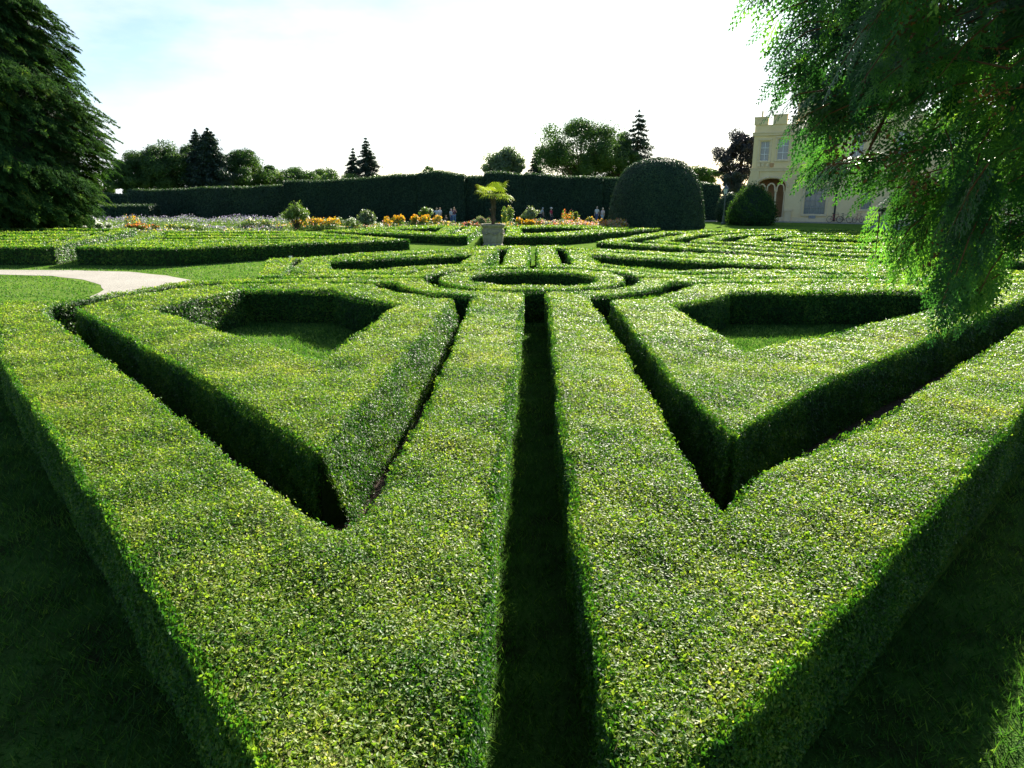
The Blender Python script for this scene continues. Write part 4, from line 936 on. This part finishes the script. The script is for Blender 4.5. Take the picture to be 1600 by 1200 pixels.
def person(label, px, feet, H, d, rz, shirt, legs, hair, pose='stand', hat=None, shorts=False, group='visitors walking by the flower beds'):
    x = at(px, 340, d)[0]; t = thing('person', label, 'person', (x, d, 0), rz, group); s = H / 1.72
    bend = .45 if pose == 'ride' else .0; drop = -.0
    def T(p):                                               # lean the upper body
        p = np.array(p, float)
        if bend and p[2] > .95:
            a = bend; y, z = p[1], p[2] - .95; p = np.array([p[0], y * math.cos(a) - z * math.sin(a), .95 + z * math.cos(a) + y * math.sin(a)])
        return p * s
    if pose == 'sit':
        hipz = .30; kneeL, ankL = (.11, -.38, .42), (.12, -.30, .07)
        kneeR, ankR = (-.11, -.36, .40), (-.13, -.28, .07); off = -.62
    elif pose == 'ride':
        hipz = None; kneeL, ankL, kneeR, ankR, off = (.11, -.36, .72), (.11, -.22, .32), (-.11, -.2, .55), (-.11, -.05, .16), 0
    elif pose == 'walk':
        kneeL, ankL, kneeR, ankR, off = (.10, -.14, .50), (.10, -.20, .09), (-.10, -.02, .50), (-.10, .26, .13), 0
    else:
        kneeL, ankL, kneeR, ankR, off = (.10, -.02, .50), (.11, .02, .09), (-.10, -.01, .50), (-.11, .03, .09), 0
    U = lambda x_, y_, z_: T((x_, y_, z_ + off)) if off == 0 else np.array((x_, y_, z_ + off)) * s
    armL = [U(.18, 0, 1.42), U(.235, .03, 1.16), U(.245, -.07, .93), U(.245, -.11, .85)]
    armR = [U(-.18, 0, 1.42), U(-.235, .03, 1.16), U(-.245, -.07, .93), U(-.245, -.11, .85)]
    if pose == 'point': armR = [U(-.18, 0, 1.42), U(-.36, -.10, 1.26), U(-.55, -.22, 1.12), U(-.62, -.26, 1.07)]
    if pose == 'photo':
        armL = [U(.18, 0, 1.42), U(.22, -.16, 1.22), U(.08, -.32, 1.42), U(.05, -.34, 1.49)]; armR = [U(-.18, 0, 1.42), U(-.22, -.16, 1.22), U(-.08, -.32, 1.42), U(-.05, -.34, 1.49)]
    if pose == 'ride':
        armL = [U(.18, 0, 1.42), U(.22, -.22, 1.28), U(.24, -.36, 1.02), U(.24, -.42, .98)]; armR = [U(-.18, 0, 1.42), U(-.22, -.22, 1.28), U(-.24, -.36, 1.02), U(-.24, -.42, .98)]
    pts = [U(0, 0, .95), U(0, .01, 1.15), U(0, 0, 1.34), U(0, 0, 1.48), U(0, -.015, 1.555), U(0, -.02, 1.63), U(0, -.01, 1.69)]
    rad = [.125, .115, .125, .052, .066, .085, .06]; ed = [(i, i + 1) for i in range(6)]
    for k, arm in enumerate((armL, armR)):
        b = len(pts); pts += arm; rad += [.05, .04, .028, .03]; ed += [(2, b), (b, b + 1), (b + 1, b + 2), (b + 2, b + 3)]
        dv = norm(arm[3] - arm[2]); sd = norm(np.cross(dv, [0.2, 1, .1])); sg = 1 if k == 0 else -1
        for j, (o_, l_) in enumerate(((-.024, .062), (-.008, .075), (.008, .07), (.024, .055))):
            f0 = arm[3] + (sd * o_ + dv * .02) * s; n0 = len(pts)
            pts += [f0, f0 + dv * l_ * .55 * s, f0 + (dv * l_ + np.array([0, -.015, 0])) * s]; rad += [.009, .008, .006]; ed += [(b + 3, n0), (n0, n0 + 1), (n0 + 1, n0 + 2)]
        n0 = len(pts); th0 = arm[2] + dv * .03 * s; pts += [th0 + (sd * -.035) * s, th0 + (sd * -.05 + dv * .04) * s]; rad += [.010, .008]; ed += [(b + 2, n0), (n0, n0 + 1)]
    hips = [U(.085, 0, .90), U(-.085, 0, .90)]
    for hp, kn, an in ((hips[0], kneeL, ankL), (hips[1], kneeR, ankR)):
        b = len(pts); kn, an = np.array(kn) * s, np.array(an) * s
        pts += [hp, kn, an, an + np.array([0, -.14, -.045]) * s]; rad += [.085, .055, .038, .032]; ed += [(0, b), (b, b + 1), (b + 1, b + 2), (b + 2, b + 3)]
    rad = [r * s for r in rad]
    body = skin_mesh('body', pts, ed, rad, SKIN, t, 1)
    sp, sr, se = [U(0, 0, .93), U(0, .01, 1.15), U(0, 0, 1.34), U(0, 0, 1.45)], [.15, .14, .15, .075], [(0, 1), (1, 2), (2, 3)]
    for arm in (armL, armR):
        b = len(sp); e2 = arm[1] * .85 + arm[0] * .15; sp += [arm[0], e2]; sr += [.072, .058]; se += [(2, b), (b, b + 1)]
    skin_mesh('shirt', sp, se, [r * s for r in sr], plain('shirt_cloth', shirt, .9), t)
    tp, trd, te = [U(0, 0, .95)], [.145], []
    for hp, kn, an in ((hips[0], kneeL, ankL), (hips[1], kneeR, ankR)):
        kn, an = np.array(kn) * s, np.array(an) * s; b = len(tp)
        end = kn * .95 + hp * .05 if shorts else kn
        tp += [hp, end]; trd += [.10, .075]; te += [(0, b), (b, b + 1)]
        if not shorts: tp.append(an + np.array([0, 0, .02])); trd.append(.056); te.append((b + 1, b + 2))
    skin_mesh('shorts' if shorts else 'trousers', tp, te, [r * s for r in trd], plain('trouser_cloth', legs, .9), t)
    hd = U(0, -.02, 1.63); g = Geo(); up = norm(pts[6] - pts[4]); bk = np.array([0, .03, .025]) * s
    ellip(g, hd + bk, np.array([.098, .105, .105]) * s); g.build('hair', [plain('hair_strands', hair, .7)], t, smooth=(0,))
    for e in (-1, 1):
        g = Geo(); ellip(g, hd + np.array([e * .032, -.083, .0]) * s, np.array([.011, .008, .008]) * s, seg=6, rings=4); g.build('eye', [RUBBER], t)
    if hat:
        g = Geo(); c = hd + np.array([0, .01, .05]) * s; lathe(g, [(.20 * s, 0), (.11 * s, .02 * s), (.105 * s, .07 * s), (.07 * s, .11 * s), (0, .12 * s)], c, 14); g.build('hat', [plain('hat_cloth', hat)], t)
    return t
W1, BLUE, JEAN = (.72, .74, .78), (.55, .62, .74), (.10, .17, .36)
person('person in a pale blue shirt reaching out towards the orange flowers', 682.5, 352, 1.66, 78, .5, (.62, .68, .78), (.50, .52, .56), (.42, .28, .14), 'point')
person('person in a white top just right of the one reaching out', 687.5, 352, 1.68, 78.8, -.6, W1, (.55, .55, .58), (.45, .25, .12))
person('child with long brown hair sitting low between the two standing pairs', 696.5, 352, 1.45, 77, .9, (.16, .12, .10), (.55, .42, .36), (.36, .22, .12), 'sit')
person('person in a light shirt and blue jeans, left of the one in the striped shirt', 705, 352, 1.56, 78.5, .9, (.66, .70, .78), JEAN, (.50, .42, .36))
person('person in a dark red and navy shirt and jeans standing with folded arms', 709.8, 352, 1.74, 77.5, .3, (.16, .07, .12), (.16, .26, .44), (.40, .26, .16), 'photo')
cyc = person('grey-haired person in a grey shirt leaning forward over a bicycle', 844, 350, 1.74, 80, 1.35, (.50, .54, .60), (.04, .045, .06), (.42, .42, .44), 'ride')
xb = at(847, 340, 80)[0]
tag(bicycle('dark bicycle ridden by the grey-shirted person behind the flowers', (xb, 80, 0), .12, (.04, .04, .05)), group='bicycle under its rider')
person('person in a red top and white sun hat walking behind the flowers', 861, 350, 1.66, 79, 1.1, (.52, .05, .10), (.05, .05, .07), (.40, .30, .22), 'walk', hat=(.80, .78, .76))
person('person in a white shirt and blue trousers left of the dome topiary', 932.5, 348, 1.74, 80, -.5, (.74, .76, .80), (.12, .15, .28), (.34, .28, .24), 'walk')
person('person in a pale pink top and light shorts nearest the dome topiary', 941.5, 348, 1.62, 79, -.7, (.70, .58, .62), (.52, .60, .70), (.62, .52, .42), 'walk', shorts=True)

# ------------------------------------------------------------------ flower beds
def petal(name, c, trans=.5):
    d = tuple(x * .72 for x in c); return leaf_mat(name, [(0, d), (1, c)], rough=.6, trans=trans, patch=.1, tcol=(1.1, 1.1, 1.1))
ORANGE = petal('orange_petal', (.85, .38, .01)); GOLD = petal('gold_petal', (.88, .52, .02)); WHITEF = petal('white_petal', (.80, .80, .76)); PURPLE = petal('lavender_petal', (.30, .27, .40)); PINK = petal('pink_petal', (.66, .34, .32)); REDF = petal('red_petal', (.62, .12, .05)); YELLOW = petal('yellow_petal', (.72, .62, .08))
HERB = leaf_mat('herb_leaf', [(0, (.05, .11, .025)), (.5, (.11, .19, .05)), (1, (.24, .30, .10))], rough=.55, trans=.35, patch=.15)
def flower_clump(label, px, d, wpx, h, petals, n=260, nf=120, fs=.13, leaf=HERB, depth=.8, name='flower_clump', cat='flowers', top=.35):
    x = at(px, 340, d)[0]; w = wpx * 1.15 * d * .00088; h = h * .9; t = thing(name, label, cat, (x, d, 0), 0, 'planting in the flower beds'); g, f = Geo(), Geo()
    k = max(5, int(w / .33)); cx = rng.uniform(-w / 2, w / 2, k) * .9; cy = rng.uniform(-depth, depth, k); ch = h * rng.uniform(.72, 1.08, k); crr = np.maximum(.28, w * .15 * rng.uniform(.7, 1.2, k))
    m = int(n * 4); i = rng.integers(0, k, m); a = rng.uniform(0, 6.28, m); r = np.sqrt(rng.random(m)); z = rng.random(m) ** .7
    P = np.column_stack([cx[i] + np.cos(a) * r * crr[i] * (.6 + .5 * z), cy[i] + np.sin(a) * r * crr[i] * .8, z * ch[i] * (1 - .22 * r ** 2)])
    leaves(g, P, np.column_stack([np.cos(a), np.sin(a), np.full(m, .6)]), .19 * rng.uniform(.6, 1.4, m), .085, 0, np.clip(rng.normal(.45, .17, m), 0, 1), tri=True, tilt=.7, bias=np.array([0, 0, .9]))
    g.build('foliage', [leaf], t)
    if petals:
        m = nf * 3; i = rng.integers(0, k, m); a = rng.uniform(0, 6.28, m); r = np.sqrt(rng.random(m))
        P = np.column_stack([cx[i] + np.cos(a) * r * crr[i] * 1.05, cy[i] + np.sin(a) * r * crr[i] * .8, ch[i] * (1 - .25 * r ** 2) * rng.uniform(1 - top, 1.08, m)])
        pm = rng.integers(0, len(petals), m)
        for j in range(len(petals)):
            s = pm == j; leaves(f, P[s], np.tile([0, .2, .9], (s.sum(), 1)), fs * rng.uniform(.7, 1.3, s.sum()), fs * .85, j, rng.random(s.sum()), tilt=.5)
        f.build('blossoms', petals, t)
    return t
flower_clump('broad clump of orange coneflowers right of the light green shrub', 496, 67, 58, 1.25, [ORANGE, GOLD], n=500, nf=330)
flower_clump('pale green clump dotted with white flowers left of the silvery shrub', 541, 69, 34, 1.1, [WHITEF], n=340, nf=60)
flower_clump('orange coneflowers midway between the silvery shrub and the couple', 621, 69, 34, 1.3, [ORANGE, GOLD], n=320, nf=230)
flower_clump('tall orange coneflower clump beside the reaching person', 664, 69.5, 40, 1.5, [GOLD, ORANGE], n=420, nf=300)
flower_clump('low yellowish clump in front of the sitting child', 692, 68, 26, .75, [GOLD, PINK], n=220, nf=50)
flower_clump('low coral flowers left of the palm urn', 736, 67, 30, .8, [PINK, REDF], n=200, nf=90)
flower_clump('loose yellow-green plant right behind the palm trunk', 786, 71, 24, 2.1, [YELLOW], n=300, nf=30)
flower_clump('grey-green mounded plant left behind the palm trunk', 752, 70, 26, 1.2, [PINK], n=260, nf=30, leaf=SILVER_LEAF)
flower_clump('orange coneflowers below the pale bush right of the palm', 822, 68, 24, 1.2, [ORANGE, GOLD], n=240, nf=190)
flower_clump('pale green plants dotted white in front of the cyclist', 848, 68.5, 38, 1.0, [WHITEF], n=360, nf=50)
flower_clump('small red flowers at the feet of the person in red', 861, 66.5, 10, .7, [REDF], n=70, nf=40)
flower_clump('blue-green plants right of the person in red', 874, 68, 22, 1.0, [WHITEF, PURPLE], n=240, nf=30, leaf=SILVER_LEAF)
flower_clump('tall orange-red flowers left of the yellow shrub', 886, 70, 16, 1.7, [ORANGE, REDF], n=150, nf=70)
flower_clump('coral and yellow flower mix right of the yellow shrub', 914, 69, 34, 1.15, [PINK, ORANGE, YELLOW], n=360, nf=150)
flower_clump('orange and coral flowers at the foot of the dome topiary', 938, 68, 24, 1.0, [ORANGE, PINK], n=260, nf=150)
flower_clump('white-flowering leafy bush before the lavender at the left', 118, 62, 76, 1.35, [WHITEF], n=800, nf=240, fs=.17)
flower_clump('lower white flowers right of the white-flowering bush', 155, 61, 36, .95, [WHITEF], n=340, nf=150)
flower_clump('orange-red lilies in the left bed', 219, 63, 46, .9, [ORANGE, REDF], n=360, nf=170)
flower_clump('taller single orange lily plant behind the orange-red lilies', 206, 65, 10, 1.6, [ORANGE], n=60, nf=24)
flower_clump('pinkish low clump left of the white-flowering bush', 72, 61, 26, .75, [PINK], n=180, nf=100)
flower_clump('leafy green plant at the far left of the beds', 12, 61, 26, 1.2, None, n=300, leaf=LIME_LEAF)
flower_clump('yellow and white flowers left of the light green shrub', 400, 66, 44, 1.15, [YELLOW, WHITEF], n=380, nf=70)
flower_clump('grey green mounds between the lilies and yellow flowers', 292, 64, 60, .75, [YELLOW, WHITEF], n=420, nf=60)
def shrub(label, px, ytop, d, wpx, leaf, tint=.5, stem=.3, per=420, name='shrub', spiky=.0):
    top = at(px, ytop, d); h = top[2]; w = wpx * d * .00088; t = thing(name, label, 'shrub', (top[0], d, 0), 0, 'planting in the flower beds'); g, s = Geo(), Geo()
    for k in range(26):
        a = rng.uniform(0, 6.28); el = rng.uniform(.25, 1.5); l = rng.uniform(.7, 1.0)
        tip = np.array([math.cos(a) * math.cos(el) * w * .5 * l, math.sin(a) * math.cos(el) * w * .5 * l, h * stem + (h * (1 - stem)) * (math.sin(el) * .98 * l)])
        tube(s, limb_path((0, 0, 0), tip, -.05, 4, .03), [.04, .025, .015, .006], 4, 0, cap=False)
        n = per // 4; u = .45 + .55 * rng.random(n)
        P = tip * u[:, None] + np.array([0, 0, h * stem]) * (1 - u[:, None]) + rng.normal(0, w * .055, (n, 3))
        P[:, 2] = np.maximum(P[:, 2], .1)
        leaves(g, P, np.tile(norm(tip + [0, 0, .2]), (n, 1)), .20 * rng.uniform(.7, 1.5, n), .085, 0, np.clip(rng.normal(tint, .16, n), 0, 1), tri=True, tilt=.7, bias=norm(tip) * (1 + spiky))
    s.build('stems', [BARK], t); g.build('foliage', [leaf], t)
shrub('light green shrub with upright shoots at the left end of the orange flowers', 461, 315, 66, 44, LIME_LEAF, stem=.35, spiky=1.5)
shrub('rounded silvery shrub between the white and orange flowers', 572, 328, 68, 32, SILVER_LEAF, tint=.3)
shrub('green shrub rising behind the tall orange coneflowers', 666, 322, 72, 26, LIME_LEAF, stem=.5, spiky=1)
shrub('pale yellowish bush beside the cyclist', 829, 323, 73, 28, SILVER_LEAF, tint=.6, stem=.4, spiky=.6)
shrub('small bright yellow-green shrub among the orange flowers', 899, 331, 71, 12, LIME_LEAF, tint=.9, stem=.5, spiky=.8)
# the mixed low planting nobody could count
g = Geo(); mats = [HERB, PURPLE, WHITEF, ORANGE, PINK, SILVER_LEAF, YELLOW]
def bed(n, x0, x1, y0, y1, h, mix, lf=.17):
    X = rng.uniform(x0, x1, n); Y = rng.uniform(y0, y1, n)
    pt = np.sin(X * .9 + 1.3 * np.sin(Y)) * np.sin(Y * 1.1 + X * .23); X, Y = X[pt > -.45], Y[pt > -.45]; hh = h * (.65 + .45 * pt[pt > -.45]); n = len(X)
    z = rng.random(n) ** .6 * hh; P = np.column_stack([X, Y, z])
    c = rng.random(n); cum = np.cumsum([p for _, p in mix])
    for (m, p), hi, lo in zip(mix, cum, cum - np.array([p for _, p in mix])):
        s = (c >= lo) & (c < hi); 
        if m not in (0, 5): P[s, 2] = hh[s] * rng.uniform(.8, 1.15, s.sum())
        leaves(g, P[s], np.tile([0, -.4, .7], (s.sum(), 1)), lf * rng.uniform(.6, 1.4, s.sum()), lf * .55, m, np.clip(rng.normal(.5, .2, s.sum()), 0, 1), tri=True, tilt=.7, bias=np.array([0, 0, .8]))
bed(26000, -66, -20, 72, 80, .85, [(0, .42), (5, .33), (1, .25)])
bed(9000, -62, -20, 63.5, 66, .55, [(0, .42), (5, .3), (1, .2), (4, .04), (2, .04)])
bed(12000, -62, -18, 58, 61, .45, [(0, .68), (5, .18), (2, .04), (4, .02), (6, .04), (1, .04)])
bed(16000, -24, 10, 65, 72, .55, [(0, .76), (5, .12), (2, .03), (4, .03), (3, .03), (6, .03)])
bed(5000, 2, 10.5, 66, 71, .8, [(0, .5), (4, .2), (3, .15), (6, .1), (2, .05)])
tag(g.build('bedding_plants', mats), 'low mixed bedding plants and lavender along the flower beds', 'flowers', kind='stuff')
# small things
p = ground(84, 346); t = thing('stone_pedestal', 'small grey stone pedestal in the shade of the big conifer', 'pedestal', tuple(p))
g = Geo(); box(g, (0, 0, .12), (.95, .95, .24)); g.build('base', [GREY_STONE], t)
g = Geo(); box(g, (0, 0, .62), (.62, .62, .756)); g.build('shaft', [GREY_STONE], t)
g = Geo(); box(g, (0, 0, 1.06), (.85, .85, .118)); g.build('cap', [GREY_STONE], t)
p = np.array([at(454, 402, 29.6)[0], 29.6, 0]); zt = at(454, 399.5, 29.6)[2]
t = thing('plant_sign', 'tiny white sign plate on a stake at the far left corner of the parterre', 'sign', tuple(p))
g = Geo(); tube(g, [(0, 0, 0), (0, .01, zt - .03)], .012, 6); g.build('stake', [DARKMETAL], t)
g = Geo(); box(g, (0, -.012, zt - .07), (.13, .012, .12)); g.build('plate', [WHITEP], t)

# ------------------------------------------------------------------ light, sky, camera
w = bpy.data.worlds.new('World'); SC.world = w; w.use_nodes = True
nt = w.node_tree; nt.nodes.clear(); L = nt.links.new
sky = nd(nt, 'ShaderNodeTexSky', sky_type='NISHITA', sun_disc=False, sun_elevation=SUN_EL, sun_rotation=SUN_AZ, air_density=1.0, dust_density=.4, ozone_density=3.0)
bg = nd(nt, 'ShaderNodeBackground', i_Strength=.05); ow = nd(nt, 'ShaderNodeOutputWorld')
tc = nd(nt, 'ShaderNodeTexCoord'); mpg = nd(nt, 'ShaderNodeMapping'); mpg.inputs['Scale'].default_value = (1.6, 1.6, 5.0); L(tc.outputs['Generated'], mpg.inputs[0])
cn = nd(nt, 'ShaderNodeTexNoise', i_Scale=1.7, i_Detail=8.0, i_Roughness=.55); L(mpg.outputs[0], cn.inputs['Vector'])
cr_ = ramp(nt, [(.40, (.10, .10, .10)), (.60, (.85, .85, .85))]); L(cn.outputs['Fac'], cr_.inputs[0])
cm = nd(nt, 'ShaderNodeMix', data_type='RGBA'); sx = nd(nt, 'ShaderNodeSeparateXYZ'); L(tc.outputs['Generated'], sx.inputs[0])
mr = nd(nt, 'ShaderNodeMapRange', i_1=.15, i_2=.75, i_3=0.0, i_4=1.0); L(sx.outputs['Y'], mr.inputs[0])
mu = nd(nt, 'ShaderNodeMath', operation='MULTIPLY'); L(cr_.outputs[0], mu.inputs[0]); L(mr.outputs[0], mu.inputs[1]); L(mu.outputs[0], cm.inputs[0]); L(sky.outputs[0], cm.inputs[6]); cm.inputs[7].default_value = (6.5, 7.0, 7.3, 1)
L(cm.outputs[2], bg.inputs[0]); L(bg.outputs[0], ow.inputs[0])
sl = bpy.data.lights.new('sun', 'SUN'); sl.energy = 5.0; sl.angle = R(.53); sl.color = (1, .93, .80)
so = bpy.data.objects.new('sun', sl); COL.objects.link(so)
sd = Vector((math.sin(SUN_AZ) * math.cos(SUN_EL), math.cos(SUN_AZ) * math.cos(SUN_EL), math.sin(SUN_EL)))
so.rotation_euler = sd.to_track_quat('Z', 'Y').to_euler(); so.location = sd * 60
cam = bpy.data.cameras.new('camera'); co = bpy.data.objects.new('camera', cam); COL.objects.link(co)
cam.sensor_width = 36; cam.lens = 36 * F / W_; cam.clip_end = 4000; cam.clip_start = .05
co.location = (0, 0, CAMZ); co.rotation_euler = (R(90) - PITCH, 0, 0)
SC.camera = co
SC.view_settings.view_transform = 'Standard'; SC.view_settings.look = 'None'; SC.view_settings.gamma = 1; SC.view_settings.exposure = 1.82
SC.cycles.max_bounces = 6; SC.cycles.diffuse_bounces = 3; SC.cycles.transmission_bounces = 3; SC.cycles.glossy_bounces = 2
